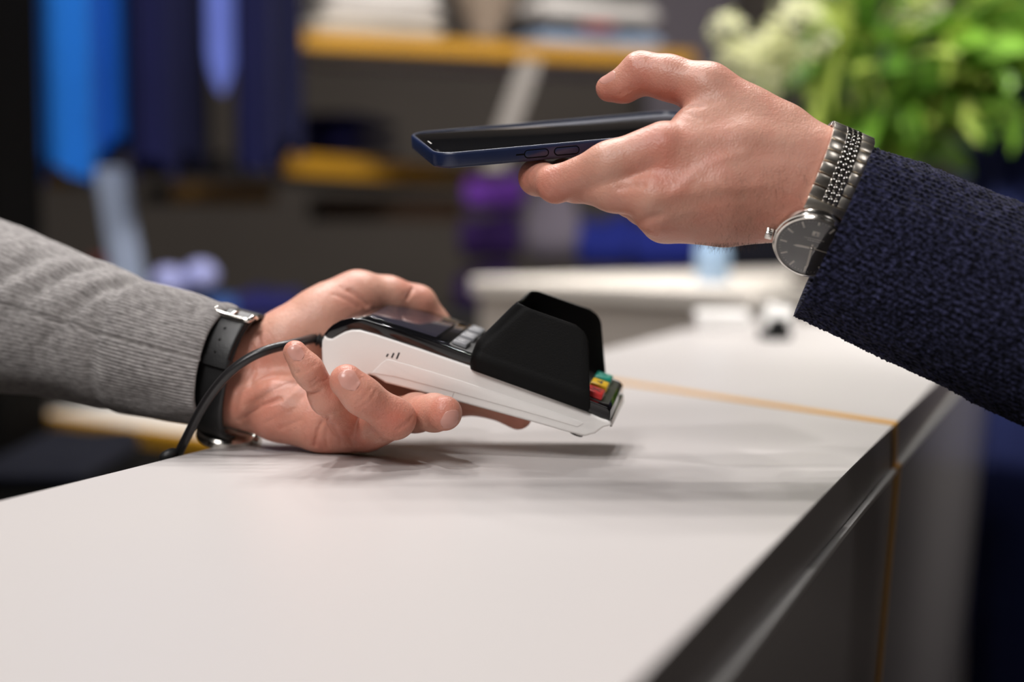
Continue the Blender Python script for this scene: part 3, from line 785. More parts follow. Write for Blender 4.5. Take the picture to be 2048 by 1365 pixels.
def sleeve(name, ctrl, nphi, ns, hfun, m, parent, up_hint, lip=True, length_bias=1.0):
    """ctrl: list of (centre mm in camera frame, r_up, r_front). hfun(s_mm, phi) -> outward offset in mm (arrays)"""
    C = catmull([c[0] for c in ctrl], 240); RU = catmull([(c[1], c[2], 0) for c in ctrl], 240)
    ln = np.concatenate([[0], np.cumsum(np.linalg.norm(np.diff(C, axis=0), axis=1))])
    ss = np.linspace(0, 1, ns) ** length_bias * ln[-1]
    phi = np.linspace(0, 2 * math.pi, nphi, endpoint=False)
    V = []; UV = []; sv = []
    pre = [(6.0, -3.0), (3.0, -2.8), (0.9, -2.3), (0.1, -1.2)] if lip else []
    lev = [(p, q) for p, q in [(14.0, -3.2)] + pre] + [(s, 0.0) for s in ss]
    for s, off in lev:
        c = np.array([np.interp(s, ln, C[:, k]) for k in range(3)]); s2 = min(s + 2, ln[-1]); s1 = max(s2 - 4, 0)
        a = unit([np.interp(s2, ln, C[:, k]) - np.interp(s1, ln, C[:, k]) for k in range(3)])
        fr = np.array([0, 0, -1.0]); fr = unit(fr - a * (fr @ a)); upv = np.cross(fr, a); upv *= np.sign(upv @ up_hint)
        ru = np.interp(s, ln, RU[:, 0]); rf = np.interp(s, ln, RU[:, 1])
        h = hfun(np.full(nphi, s), phi) * (1.0 if off == 0 else 0.6) + off
        V.append(c + np.outer(np.cos(phi) * (ru + h), upv) + np.outer(np.sin(phi) * (rf + h), fr)); sv.append(s if off == 0 else -s)
    V = np.concatenate(V); nl = len(lev)
    W = c2w(V / 1000.0) - np.array(parent.location)
    o = mesh(name, W, grid_faces(nphi, nl, True), m, parent)
    me = o.data; uvl = me.uv_layers.new(name='UVMap')
    li = np.zeros(len(me.loops), np.int32); me.loops.foreach_get('vertex_index', li)
    pi = li % nphi; si = li // nphi
    u = pi / nphi * 0.25
    # close the seam in the texture by walking through loops of the last column
    first = pi.reshape(-1, 4); wrap = (first.max(1) - first.min(1)) > nphi // 2
    uu = u.reshape(-1, 4).copy(); uu[wrap] = np.where(first[wrap] < nphi // 2, uu[wrap] + 0.25, uu[wrap])
    vv = np.array(sv)[si] / 1000.0
    uvl.data.foreach_set('uv', np.stack([uu.ravel(), vv], 1).astype(np.float32).ravel())
    return o, V[-nphi * ns:].reshape(ns, nphi, 3), ss, phi
def vnoise(x, y, seed):
    r = np.random.default_rng(seed); T = r.random((64, 64)); xi = np.floor(x).astype(int); yi = np.floor(y).astype(int)
    fx = x - xi; fy = y - yi; fx = fx * fx * (3 - 2 * fx); fy = fy * fy * (3 - 2 * fy)
    g = lambda a, b: T[a % 64, b % 64]
    return (g(xi, yi) * (1 - fx) + g(xi + 1, yi) * fx) * (1 - fy) + (g(xi, yi + 1) * (1 - fx) + g(xi + 1, yi + 1) * fx) * fy - 0.5

NWALE = 94
def navy_h(s, phi):
    u = phi * NWALE / (2 * math.pi); col = np.floor(u + 0.5)
    v = s / 2.9 + 0.5 * (col % 2)
    w_ = 0.5 + 0.5 * np.cos(2 * math.pi * (u + 0.10 * np.sin(2 * math.pi * v)))
    st = 0.5 + 0.5 * np.cos(2 * math.pi * v)
    rib = np.where(s < 26, 0.5 * np.cos(math.pi * u), 0)
    irr = 0.75 + 0.9 * vnoise(s / 3.1, u * 0.9, 9)
    return 1.25 * w_ * (0.3 + 0.7 * st) * irr + 0.25 * rib + 2.0 * vnoise(s / 26, phi * 3.1, 3) + 0.7 * vnoise(s / 4.2, phi * 17, 5)
NAVY = knit_mat('navy_knit', (0.002, 0.0022, 0.007), (0.055, 0.058, 0.135), 700, (1, 0.45), bump=0.6, bsc=1500, sheen=0.06, pos=(0.44, 0.74))
slv, SV, sss, sphi = sleeve('sweater_sleeve', [(cm(1666, 463, 702.2), 45.5, 36.6), (cm(1790, 517, 698), 47.0, 38.7), (cm(1920, 574, 692), 47.5, 39.7), (cm(2060, 637, 684.5), 47.5, 40.8), (cm(2200, 700, 674), 48, 41.8), (cm(2420, 800, 653), 50, 44)],
                           616, 230, navy_h, NAVY, CUST, np.array([0, -1, 0]), length_bias=1.25)
slv['label'] = 'chunky navy knit sleeve with cuff'
# loose wool fibres standing off the knit
fz = []; ff = []
for _ in range(4200):
    i = int(min(rng.random() ** 1.4, 0.62) * (len(sss) - 2)); j = int(rng.integers(0, len(sphi)))
    p = SV[i, j]; nrm = unit(p - SV[i].mean(0)); tg = unit(rng.normal(size=3)); d0 = unit(nrm * rng.uniform(0.2, 0.9) + tg); side = unit(np.cross(d0, nrm + 0.01)) * 0.035
    L_ = rng.uniform(1.0, 2.8); d1 = unit(d0 + 0.8 * rng.normal(size=3) * 0.5 - nrm * 0.2); b0 = len(fz)
    for t in (0, 0.5, 1.0):
        c = p + d0 * L_ * t + (d1 - d0) * L_ * t * t * 0.5; wd = side * (1 - 0.8 * t); fz += [c - wd, c + wd]
    ff += [(b0, b0 + 1, b0 + 3, b0 + 2), (b0 + 2, b0 + 3, b0 + 5, b0 + 4)]
o = mesh('wool_fibres', c2w(np.array(fz) / 1000) - np.array(CUST.location) , ff, mat('navy_fibre', (0.014, 0.016, 0.04), 0.9), slv, smooth=False); o['kind'] = 'stuff'

def grey_h(s, phi):
    nr = 116; cuff = 1 / (1 + np.exp((s - 62) / 1.5))
    rib = np.cos(phi * nr); fine = np.cos(phi * nr * 1.0)
    seam = -1.5 * np.exp(-((phi - math.radians(84) - 0.03 * np.sin(s * 0.9) * (s > 60)) / 0.026) ** 2)
    h = cuff * 0.34 * rib + (1 - cuff) * 0.10 * fine + seam
    h += -2.4 * np.exp(-((s - 64) / 4.0) ** 2) * (0.6 + 0.5 * np.sin(phi + 0.3))
    for s0, k, dp, wd, p0 in ((74, 20, -3.0, 3.4, 0.9), (84, 22, 1.6, 8, 0.9), (98, 26, -2.6, 4.0, 0.8), (110, 26, 1.8, 9, 0.9), (126, 24, -2.4, 5, 1.0), (140, 20, 1.6, 10, 0.8), (165, 14, 1.6, 10, 1.0)):
        ph = (phi - p0 + math.pi) % (2 * math.pi) - math.pi
        h += dp * np.exp(-((s - s0 - k * ph) / wd) ** 2) * np.exp(-(ph / 0.95) ** 2)
    h += 0.9 * np.exp(-((s - 5) / 4.0) ** 2) * np.maximum(np.cos(phi), 0) * 2.0
    return h + 2.2 * vnoise(s / 30, phi * 2.2, 11)
GREY = knit_mat('grey_knit', (0.14, 0.13, 0.126), (0.40, 0.375, 0.365), 420, (1, 0.35), bump=0.5, bsc=2000, sheen=0.25, pos=(0.30, 0.68))
gs, GV, _, _ = sleeve('sweater_sleeve', [(cm(448, 737, 787), 34.0, 28), (cm(385, 722, 794), 36, 31), (cm(258, 689, 808), 38.5, 34), (cm(130, 652, 822), 43, 38), (cm(0, 619, 837), 50, 43), (cm(-150, 580, 855), 54, 47), (cm(-320, 530, 875), 57, 50), (cm(-700, 430, 915), 60, 54)],
                     696, 150, grey_h, GREY, CASH, np.array([0, -1, 0]), length_bias=1.1)
gs['label'] = 'grey heather sleeve with ribbed cuff'

# hairs on the forearm
hv = []; hf = []
for _ in range(700):
    if rng.random() < 0.72: px, py = rng.uniform(1390, 1560), rng.uniform(484, 494)
    else: px, py = rng.uniform(1430, 1620), rng.uniform(330, 480)
    p = hit(fdC, DC, px, min(py, 492), 622)
    if not (640 < p[2] < 760) or abs(sample(fdC, DC, p[None])[0]) > 1.5: continue
    g = np.array([sample(fdC, DC, (p + e)[None])[0] - sample(fdC, DC, (p - e)[None])[0] for e in np.eye(3)]); n = unit(g)
    d0 = unit(n * 0.45 + np.array([0.35 * rng.normal() - 0.2, 0.9, -0.1 * rng.normal()])); L_ = rng.uniform(2.0, 5.0); sd = unit(np.cross(d0, [0, 0, 1])) * 0.036; b0 = len(hv)
    d1 = unit(d0 + 0.35 * rng.normal(size=3))
    for t in (0, 0.5, 1.0):
        c = p + d0 * L_ * t + (d1 - d0) * L_ * t * t * 0.5; wd = sd * (1 - 0.75 * t); hv += [c - wd, c + wd]
    hf += [(b0, b0 + 1, b0 + 3, b0 + 2), (b0 + 2, b0 + 3, b0 + 5, b0 + 4)]
o = mesh('arm_hair', c2w(np.array(hv) / 1000) - np.array(CUST.location), hf, mat('hair', (0.045, 0.022, 0.012), 0.5), CUST, smooth=False); o['kind'] = 'stuff'

# ================================================================== STEEL WATCH
def frame(c_mm, a, b_hint):
    """matrix of a wrist frame: x = along the arm to the elbow, y = up across the wrist, z = towards the camera (metres)"""
    a = unit(a); b = np.asarray(b_hint, float); b = unit(b - a * (a @ b)); c = np.cross(a, b)
    if c[2] > 0: c = -c
    m = Matrix.Identity(4); Rw = RC @ np.stack([a, b, c], 1); t = c2w(np.asarray(c_mm) / 1000)
    for i in range(3):
        for j in range(3): m[i][j] = Rw[i, j]
        m[i][3] = t[i]
    return m
def ring_pt(th, rb, rc, n=2.25):
    """superellipse, th from the front (z) towards up (y)"""
    c, s = math.cos(th), math.sin(th); k = (abs(c) ** n + abs(s) ** n) ** (-1 / n)
    return np.array([0, rb * s * k, rc * c * k])
def disc_bm(prof, seg=48):
    """lathe about z from (r, z) pairs in mm"""
    bm = bmesh.new(); rings = []
    for r, z in prof:
        rings.append([bm.verts.new((r * math.cos(2 * math.pi * k / seg) / 1000, r * math.sin(2 * math.pi * k / seg) / 1000, z / 1000)) for k in range(seg)])
    for i in range(len(rings) - 1):
        for k in range(seg): bm.faces.new((rings[i][k], rings[i][(k + 1) % seg], rings[i + 1][(k + 1) % seg], rings[i + 1][k]))
    bm.faces.new(rings[0][::-1]); bm.faces.new(rings[-1])
    bmesh.ops.recalc_face_normals(bm, faces=bm.faces[:])
    return bm
def crystal_mat():
    m = bpy.data.materials.new('crystal'); m.use_nodes = True; nt = m.node_tree; L = nt.links.new
    nt.nodes.remove(nt.nodes['Principled BSDF']); out = nt.nodes['Material Output']
    t = nt.nodes.new('ShaderNodeBsdfTransparent'); g = nt.nodes.new('ShaderNodeBsdfGlossy'); g.inputs['Roughness'].default_value = 0.02
    fr = nt.nodes.new('ShaderNodeFresnel'); fr.inputs[0].default_value = 1.5; mx = nt.nodes.new('ShaderNodeMixShader')
    L(fr.outputs[0], mx.inputs[0]); L(t.outputs[0], mx.inputs[1]); L(g.outputs[0], mx.inputs[2]); L(mx.outputs[0], out.inputs[0])
    return m
CRYST = crystal_mat()
WM = frame(cm(1650, 386, 700.2), (0.92, 0.39, 0.02), (0.37, -0.93, 0)) @ Matrix.Scale(1.045, 4)
watch = empty('wristwatch', mat4=WM)
tag(watch, 'steel bracelet watch with dark dial on the wrist beside the navy cuff', 'watch')
RB, RCc = 31.0, 20.3
TH_D = math.radians(-50)
pd = ring_pt(TH_D, RB, RCc); nd_ = unit([0, -0.70, 0.71])
cdial = pd + nd_ * 2.4 + np.array([1.0, 0, 0])
zax = nd_; xax = np.array([-1.0, 0, 0]); yax = np.cross(zax, xax)      # 3 o'clock towards the hand
DMl = Matrix(((xax[0], yax[0], zax[0], cdial[0] / 1000), (xax[1], yax[1], zax[1], cdial[1] / 1000), (xax[2], yax[2], zax[2], cdial[2] / 1000), (0, 0, 0, 1))) @ Matrix.Rotation(math.radians(12), 4, 'Z')
def wpart(name, bm, m, parent=None, ml=None, angle=30):
    o = bmobj(name, bm, m, parent or watch, angle=angle)
    if ml is not None: o.matrix_local = ml
    return o
case = wpart('watch_case', disc_bm([(15.5, -3.6), (17.2, -3.0), (18.2, -1.5), (18.3, 1.2), (18.0, 1.9), (17.4, 2.2)]), STEEL, ml=DMl)
wpart('bezel', disc_bm([(17.5, 2.0), (17.6, 2.9), (17.2, 3.6), (16.6, 3.9), (16.1, 3.8), (15.8, 3.1)]), STEEL, ml=DMl)
DIALM = mat('dial', (0.055, 0.050, 0.048), 0.38, spec=0.5)
dial = wpart('dial', disc_bm([(15.9, 2.5), (15.9, 3.12)]), DIALM, ml=DMl)
MARK = mat('dial_marker', (0.75, 0.70, 0.62), 0.3, 0.4)
bmk = box_bm(0.0115, 0.0148, -0.00045, 0.00045, 0.0030, 0.00345, 0.0001)
m0 = bmobj('hour_marker', bmk, MARK, dial)
for k in range(1, 12):
    o = m0.copy(); COL.objects.link(o); o.parent = dial; o.rotation_euler = (0, 0, 2 * math.pi * k / 12)
    if k == 9: o.scale = (0.5, 1, 1); o.location = (0, -0.0072, 0)
tick = bmesh.new()
for k in range(60):
    if k % 5:
        a = 2 * math.pi * k / 60; flat = [(0.0142, -0.00006), (0.0149, -0.00006), (0.0149, 0.00006), (0.0142, 0.00006)]
        vs = [tick.verts.new((x * math.cos(a) - y * math.sin(a), x * math.sin(a) + y * math.cos(a), 0.00316)) for x, y in flat]; tick.faces.new(vs)
o = bmobj('minute_track', tick, MARK, dial, smooth=False); o['kind'] = 'stuff'
def hand(name, ang_deg, L0, L1, wd, z):
    b = prism_bm([(L0 / 1000, -wd / 2000), (L1 * 0.8 / 1000, -wd / 2000), (L1 / 1000, 0), (L1 * 0.8 / 1000, wd / 2000), (L0 / 1000, wd / 2000)], z / 1000, (z + 0.18) / 1000, 'xyz')
    o = bmobj(name, b, MARK, dial, smooth=False); o.rotation_euler = (0, 0, math.radians(ang_deg)); return o
hand('hour_hand', 5, -2, 8.6, 1.3, 3.45)
hand('minute_hand', 92, -2, 12.8, 1.0, 3.65)
hand('second_hand', 176, -5, 13, 0.45, 3.8)
bmobj('hand_hub', disc_bm([(0.9, 3.2), (0.9, 4.1), (0.5, 4.2)], 20), STEEL, dial)
dw = bmobj('date_window', box_bm(-0.0017, 0.0017, -0.0093, -0.0066, 0.0030, 0.0034, 0.0002), MARK, dial)
bmobj('date_numeral', box_bm(-0.00025, 0.00025, -0.0088, -0.0071, 0.0034, 0.00346), INK, dial)
pr = bmesh.new()
for yy, ww in ((-0.0048, 0.0046), (-0.0037, 0.003)):
    x = -ww
    while x < ww:
        l_ = rng.uniform(0.0004, 0.0009); vs = [pr.verts.new(v) for v in ((x, yy - 0.00016, 0.00318), (x + l_, yy - 0.00016, 0.00318), (x + l_, yy + 0.00016, 0.00318), (x, yy + 0.00016, 0.00318))]; pr.faces.new(vs); x += l_ + 0.00035
o = bmobj('dial_print', pr, MARK, dial, smooth=False); o['kind'] = 'stuff'
wpart('crystal', disc_bm([(15.95, 3.75), (15.9, 4.25), (12, 4.5), (0.5, 4.6)]), CRYST, ml=DMl)
cb = bmesh.new(); nq = 24
rr_ = [2.7 + (0.16 if k % 2 else 0) for k in range(48)]
rings = []
for x in (18.6, 19.0, 21.6, 22.0):
    s_ = 0.88 if x in (18.6, 22.0) else 1
    rings.append([cb.verts.new((x / 1000, r * s_ * math.cos(2 * math.pi * k / 48) / 1000, (r * s_ * math.sin(2 * math.pi * k / 48) + 0.2) / 1000)) for k, r in enumerate(rr_)])
for i in range(3):
    for k in range(48): cb.faces.new((rings[i][k], rings[i][(k + 1) % 48], rings[i + 1][(k + 1) % 48], rings[i + 1][k]))
cb.faces.new(rings[0]); cb.faces.new(rings[3]); bmesh.ops.recalc_face_normals(cb, faces=cb.faces[:])
wpart('crown', cb, STEEL, ml=DMl, angle=40)
# bracelet: outer links and three rows of small centre beads
def arc_table(rb, rc, n=720):
    ths = np.linspace(-math.pi, math.pi, n); P = np.array([ring_pt(t, rb, rc) for t in ths]); s = np.concatenate([[0], np.cumsum(np.linalg.norm(np.diff(P, axis=0), axis=1))])
    return ths, s
ths, arc = arc_table(RB, RCc); per = arc[-1]
s_d = np.interp(TH_D, ths, arc)
def link_mat(sv, x, lift=0.0):
    t = np.interp((sv % per), arc, ths); p = ring_pt(t, RB, RCc); q = ring_pt(t + 0.01, RB, RCc); tg = unit(q - p); nn = np.cross([1, 0, 0], tg)
    if nn @ p < 0: nn = -nn
    p = p + nn * lift
    return Matrix(((1, tg[0], nn[0], x / 1000), (0, tg[1], nn[1], p[1] / 1000), (0, tg[2], nn[2], p[2] / 1000), (0, 0, 0, 1)))
def barrel(wx, ly, h, bev):
    b = bmesh.new(); n = 9; prof = []
    for k in range(n):
        a = math.pi * k / (n - 1); prof.append((-math.cos(a) * ly / 2, h * (0.40 + 0.60 * math.sin(a) ** 0.5)))
    prof = [(prof[0][0], -h * 0.8)] + prof + [(prof[-1][0], -h * 0.8)]
    return prism_bm([(p / 1000, q / 1000) for p, q in prof], -wx / 2000, wx / 2000, 'yzx', bev=bev / 1000, seg=2)
pitch = 5.9; span = per - 33.0; nr_ = int(span // pitch); s0 = s_d + 16.5 + (span - nr_ * pitch) / 2 + pitch / 2
lk0 = bd0 = None
for k in range(nr_):
    for x in (-7.0, 7.0):
        if lk0 is None: o = lk0 = wpart('outer_link', barrel(6.6, 5.35, 1.35, 0.12), STEELB, angle=35)
        else: o = lk0.copy(); COL.objects.link(o); o.parent = watch
        o.matrix_local = link_mat(s0 + k * pitch, x)
    for h in (0, 1):
        for x in (-2.55, 0, 2.55):
            if bd0 is None: o = bd0 = wpart('centre_link', barrel(2.4, 2.8, 1.3, 0.3), STEEL, angle=35)
            else: o = bd0.copy(); COL.objects.link(o); o.parent = watch
            o.matrix_local = link_mat(s0 + k * pitch + (h - 0.5) * pitch / 2, x, 0.25)
# end pieces between case and bracelet
for sgn in (1, -1):
    sv = s_d + sgn * 15.2; b = barrel(20.4, 6.4, 1.5, 0.4); wpart('end_link', b, STEELB, ml=link_mat(sv, 0, 0.3), angle=35)

# ================================================================== LEATHER-STRAP WATCH
LM = frame(cm(466, 748, 790), (-0.93, -0.24, 0.30), (0.2, -0.98, 0.0))
lw_ = empty('wristwatch', mat4=LM)
tag(lw_, 'black leather strap watch with steel buckle on the wrist beside the grey cuff', 'watch')
LB, LC = 34.0, 22.8
def band(th0, th1, lift, thick, wid_, name, m, parent, taper=0.0, n=64):
    V = []; prof = [(-1, 0), (-1, 0.55), (-0.93, 0.85), (-0.8, 1), (0.8, 1), (0.93, 0.85), (1, 0.55), (1, 0), (0.8, -0.15), (-0.8, -0.15)]
    for i in range(n):
        q = i / (n - 1); t = th0 + (th1 - th0) * q; p = ring_pt(t, LB, LC); e = ring_pt(t + 0.01, LB, LC); tg = unit(e - p); nn = np.cross([1, 0, 0], tg)
        if nn @ p < 0: nn = -nn
        ws = wid_ / 2 * (1 - taper * q)
        for x, z in prof: V.append((np.array([x * ws, 0, 0]) + p + nn * (lift + z * thick)) / 1000)
    k = len(prof); Fc = grid_faces(k, n, True) + [tuple(range(k)), tuple((n - 1) * k + i for i in range(k))[::-1]]
    b = bmesh.new(); vs = [b.verts.new(v) for v in V]
    for f in Fc: b.faces.new([vs[i] for i in f])
    bmesh.ops.recalc_face_normals(b, faces=b.faces[:])
    return bmobj(name, b, m, parent, angle=60)
RAD = math.radians
def lring(thd, lift):
    t = RAD(thd); p = ring_pt(t, LB, LC); e = ring_pt(t + 0.01, LB, LC); tg = unit(e - p); nn = np.cross([1, 0, 0], tg)
    if nn @ p < 0: nn = -nn
    return p + nn * lift, tg, nn
band(RAD(-118), RAD(72), 0.0, 2.0, 20.0, 'strap', LEATHER, lw_)                 # lower strap, up the palm side
fl_ = band(RAD(66), RAD(8), 2.1, 1.8, 19.0, 'strap_flap', LEATHER, lw_, 0.06)   # the loose end over it
band(RAD(58), RAD(205), 0.0, 2.3, 20.0, 'strap', LEATHER, lw_)                  # upper strap to the case
band(RAD(14), RAD(6), 0.1, 4.6, 21.6, 'keeper_loop', LEATHER, lw_, n=8)
hole = None
for thd in (40, 29, 18):
    p, tg, nn = lring(thd, 3.75)
    o = bmobj('strap_hole', disc_bm([(0.85, -0.3), (0.85, 0.22)], 14), mat('hole_black', (0.001, 0.001, 0.001), 0.9), fl_) if hole is None else hole.copy()
    if hole is not None: COL.objects.link(o); o.parent = fl_
    else: hole = o
    o.matrix_local = Matrix(((1, tg[0], nn[0], p[0] / 1000), (0, tg[1], nn[1], p[1] / 1000), (0, tg[2], nn[2], p[2] / 1000), (0, 0, 0, 1)))
# buckle
bk = bmesh.new()
def lpts(lst): return [(lambda r: (np.array([x, 0, 0]) + r[0]) / 1000)(lring(t, l)) for x, t, l in lst]
tube_bm(catmull(lpts([(-11.2, 66, 2), (-11.2, 60, 4.6), (-10.4, 54, 4.8), (-6, 52.5, 4.9), (0, 52, 5.0), (6, 52.5, 4.9), (10.4, 54, 4.8), (11.2, 60, 4.6), (11.2, 66, 2)]), 40), [0.0012 + 0.0005 * math.sin(math.pi * i / 39) for i in range(40)], 12, True, bk)
bmobj('buckle', bk, STEEL, lw_)
tb = bmesh.new(); tube_bm(lpts([(0, 68, 2.5), (0, 62, 4.3), (0, 56, 5.2), (0, 50, 5.6)]), [0.0011, 0.0011, 0.0010, 0.0008], 10, True, tb)
bmobj('buckle_tongue', tb, STEEL, lw_)
pb = bmesh.new(); tube_bm(lpts([(-11.6, 66, 2.2), (11.6, 66, 2.2)]), 0.0009, 10, True, pb)
bmobj('buckle_pin', pb, STEEL, lw_)
# case on the outer side of the wrist
tc_ = RAD(-116); pc = ring_pt(tc_, LB, LC); nc = unit([0, -0.93, -0.36]); pc = pc + nc * 2.0
xl = np.array([1.0, 0, 0]); yl = np.cross(nc, xl)
CM4 = Matrix(((xl[0], yl[0], nc[0], pc[0] / 1000), (xl[1], yl[1], nc[1], pc[1] / 1000), (xl[2], yl[2], nc[2], pc[2] / 1000), (0, 0, 0, 1)))
o = bmobj('watch_case', disc_bm([(15, -2.5), (16.5, -2), (17.6, -0.6), (17.7, 2.2), (17.2, 3.4), (16.4, 3.9), (15.8, 3.6)]), STEEL, lw_, angle=30); o.matrix_local = CM4
o = bmobj('dial', disc_bm([(15.6, 3.0), (15.6, 3.5)]), DIALM, lw_, angle=30); o.matrix_local = CM4
cr = bmesh.new(); tube_bm([(-0.0176, 0, 0.0008), (-0.0205, 0, 0.0008)], 0.0026, 24, True, cr)
o = bmobj('crown', cr, STEEL, lw_, angle=40); o.matrix_local = CM4

# ================================================================== THE SHOP BEHIND
WALLM = mat('grey_wall', srgb(98, 90, 83), 0.8, noise=0.08, nscale=2)
FLOORM = mat('floor_concrete', srgb(96, 90, 86), 0.5, noise=0.12, nscale=3)
DARKM = mat('dark_wall', (0.002, 0.0017, 0.0015), 0.8, spec=0.1)
def sbox(name, x0, x1, y0, y1, z0, z1, m, kind=True):
    o = bmobj(name, box_bm(x0, x1, y0, y1, z0, z1), m, smooth=False)
    if kind: struct(o)
    return o
sbox('floor', -4.5, 4.0, -2.6, 5.4, -0.1, 0.0, FLOORM)
sbox('ceiling', -4.5, 4.0, -2.6, 5.4, 3.15, 3.25, mat('ceiling_paint', (0.07, 0.068, 0.066), 0.9))
sbox('wall_back', -4.5, 4.0, 4.9, 5.0, 0, 3.2, WALLM)
sbox('wall_left', -4.5, -4.4, -2.6, 5.0, 0, 3.2, mat('side_wall', (0.40, 0.38, 0.36), 0.85))
sbox('wall_right', 3.9, 4.0, -2.6, 5.0, 0, 3.2, mat('side_wall', (0, 0, 0)))
sbox('wall_front', -4.5, 4.0, -2.6, -2.5, 0, 3.2, mat('side_wall', (0, 0, 0)))

def slabbox(name, p0, p1, depth, z0, z1, m, bev=0.004, parent=None):
    """a board whose front edge runs p0 -> p1 in plan and that reaches back by depth"""
    p0 = np.array(p0[:2]); p1 = np.array(p1[:2]); e = unit(p1 - p0); n = np.array([-e[1], e[0]]);  n = n if n[1] > 0 else -n
    q = [p0, p1, p1 + n * depth, p0 + n * depth]
    return bmobj(name, prism_bm([tuple(v) for v in q], z0, z1, 'xyz', bev=bev), m, parent, smooth=False), e, n
def line_at(pxa, da, pxb, db):
    return at(*pxa, da), at(*pxb, db)

# black column at the left
sb = bmobj('trim_1', box_bm(-1.06, at(93, 300, 2.2)[0], 1.98, 2.2, 0, 3.15, 0.01), DARKM, smooth=False); struct(sb)

# ---- hanging garments
def cloth_mat(name, col, rough=0.85):
    return mat(name, col, rough, spec=0.2, noise=0.18, nscale=9, bump=0.4, bscale=500, sheen=0.02)
def garment(name, cx, cy, z_hem, z_top, wd, dp, seed, m, label, group=None, pleat=7, hem=0.02, taper=0.75, yaw=0.0, cat='garment', vee=0.0, collar=True):
    """a garment hanging from a hanger: folded, tapering to the shoulders, wavy at the hem"""
    r = np.random.default_rng(seed); n = 72; nl = 26; V = []; ph = r.random(4) * 6.28
    for j in range(nl):
        t = j / (nl - 1); f = 1 - (1 - taper) * max(0, (t - 0.72) / 0.28) ** 1.5
        if t > 0.93: f *= 1 - 0.55 * (t - 0.93) / 0.07
        for i in range(n):
            a = 2 * math.pi * i / n; amp = 0.10 * (1 - 0.65 * t)
            rad = 1 + amp * math.sin(pleat * a + ph[0] + 0.8 * t) + 0.5 * amp * math.sin((pleat * 2 - 3) * a + ph[1] - t)
            x = math.copysign(abs(math.cos(a)) ** 0.7, math.cos(a)) * wd / 2 * rad * f; y = math.copysign(abs(math.sin(a)) ** 0.7, math.sin(a)) * dp / 2 * rad * f
            z = z_hem + (z_top - z_hem) * t + hem * (1 - t) ** 6 * (math.sin(3 * a + ph[2]) + 0.5 * math.sin(5 * a + ph[3])) - vee * (1 - t) ** 2 * max(0, -math.sin(a)) * (1 - abs(math.cos(a)) ** 1.0)
            V.append((x * math.cos(yaw) - y * math.sin(yaw), x * math.sin(yaw) + y * math.cos(yaw), z - z_hem))
    Fc = grid_faces(n, nl, True) + [tuple((nl - 1) * n + i for i in range(n))]
    root_ = empty(name, (cx, cy, z_hem))
    mesh('cloth', V, Fc, m, root_)
    hk = bmesh.new(); zt = z_top - z_hem
    tube_bm(catmull([(-wd * 0.30, 0, zt - 0.02), (-wd * 0.1, 0, zt + 0.035), (0, 0, zt + 0.05), (wd * 0.1, 0, zt + 0.035), (wd * 0.30, 0, zt - 0.02)], 16), 0.007, 8, True, hk)
    tube_bm(catmull([(0, 0, zt + 0.05), (0, 0, zt + 0.09), (0.02, 0, zt + 0.115), (0.0, 0, zt + 0.14), (-0.02, 0, zt + 0.125)], 16), 0.0025, 8, True, hk)
    bmobj('hanger', hk, mat('hanger_wood', (0.25, 0.15, 0.07), 0.5), root_)
    tag(root_, label, cat, group)
    return root_
DG = 3.1
BLUE1 = cloth_mat('royal_blue_cloth', (0.012, 0.16, 0.62)); BLUE2 = cloth_mat('mid_blue_cloth', (0.010, 0.11, 0.50))
NAVY1 = cloth_mat('navy_cloth', (0.004, 0.005, 0.042)); NAVY2 = cloth_mat('dark_navy_cloth', (0.006, 0.007, 0.035)); VIOL = cloth_mat('periwinkle_cloth', (0.20, 0.27, 0.85))
ZTOP = 2.0
def hang(name, xa, xb, yhem, d, seed, m, label, dp=0.10, **kw):
    p = at((xa + xb) / 2, yhem, d); wd = (xb - xa) / F * d
    return garment(name, p[0], p[1], p[2], kw.pop('ztop', ZTOP), wd, dp, seed, m, label, group=None, **kw)
hang('shirt', 92, 196, 340, 2.74, 1, BLUE1, 'bright royal blue garment hanging next to the black column', dp=0.16, hem=0.03, pleat=5)
hang('shirt', 176, 280, 305, 2.82, 2, BLUE2, 'mid blue garment hanging between the royal blue one and the navy ones', dp=0.14, hem=0.02, pleat=6)
hang('jacket', 270, 350, 338, 2.74, 3, NAVY1, 'navy garment hanging right of the blue ones', dp=0.14, hem=0.02)
hang('jacket', 342, 412, 325, 2.88, 4, NAVY2, 'dark navy garment hanging left of the periwinkle panel', dp=0.14, hem=0.02)
hang('shirt', 414, 486, 110, 2.80, 5, VIOL, 'periwinkle blue garment showing between two navy ones', dp=0.05, hem=0.01, vee=0.07, pleat=4)
hang('jacket', 482, 552, 335, 2.74, 6, NAVY1, 'navy garment hanging right of the periwinkle panel', dp=0.14, hem=0.02)
hang('jacket', 530, 604, 305, 2.90, 7, NAVY2, 'dark navy garment at the end of the rail beside the shelves', dp=0.14, hem=0.02)
rl = empty('clothes_rail', at(300, 400, 2.82)); p0 = at(20, 0, 2.82); p1 = at(572, 0, 2.82); lo = np.array(rl.location)
b = bmesh.new(); tube_bm([np.array([p0[0], p0[1], ZTOP + 0.13]) - lo, np.array([p1[0], p1[1], ZTOP + 0.13]) - lo], 0.014, 12, True, b); bmobj('rail', b, mat('rail_steel', (0.3, 0.3, 0.3), 0.35, 1.0), rl)
for xx, nm in ((p0, 'hanging_rod'), (p1, 'hanging_rod')):
    b = bmesh.new(); tube_bm([np.array([xx[0], xx[1], ZTOP + 0.12]) - lo, np.array([xx[0], xx[1], 3.15]) - lo], 0.014, 12, True, b); bmobj(nm, b, mat('rail_steel', (0, 0, 0)), rl)
tag(rl, 'steel clothes rail carrying the blue and navy garments', 'clothes rail')

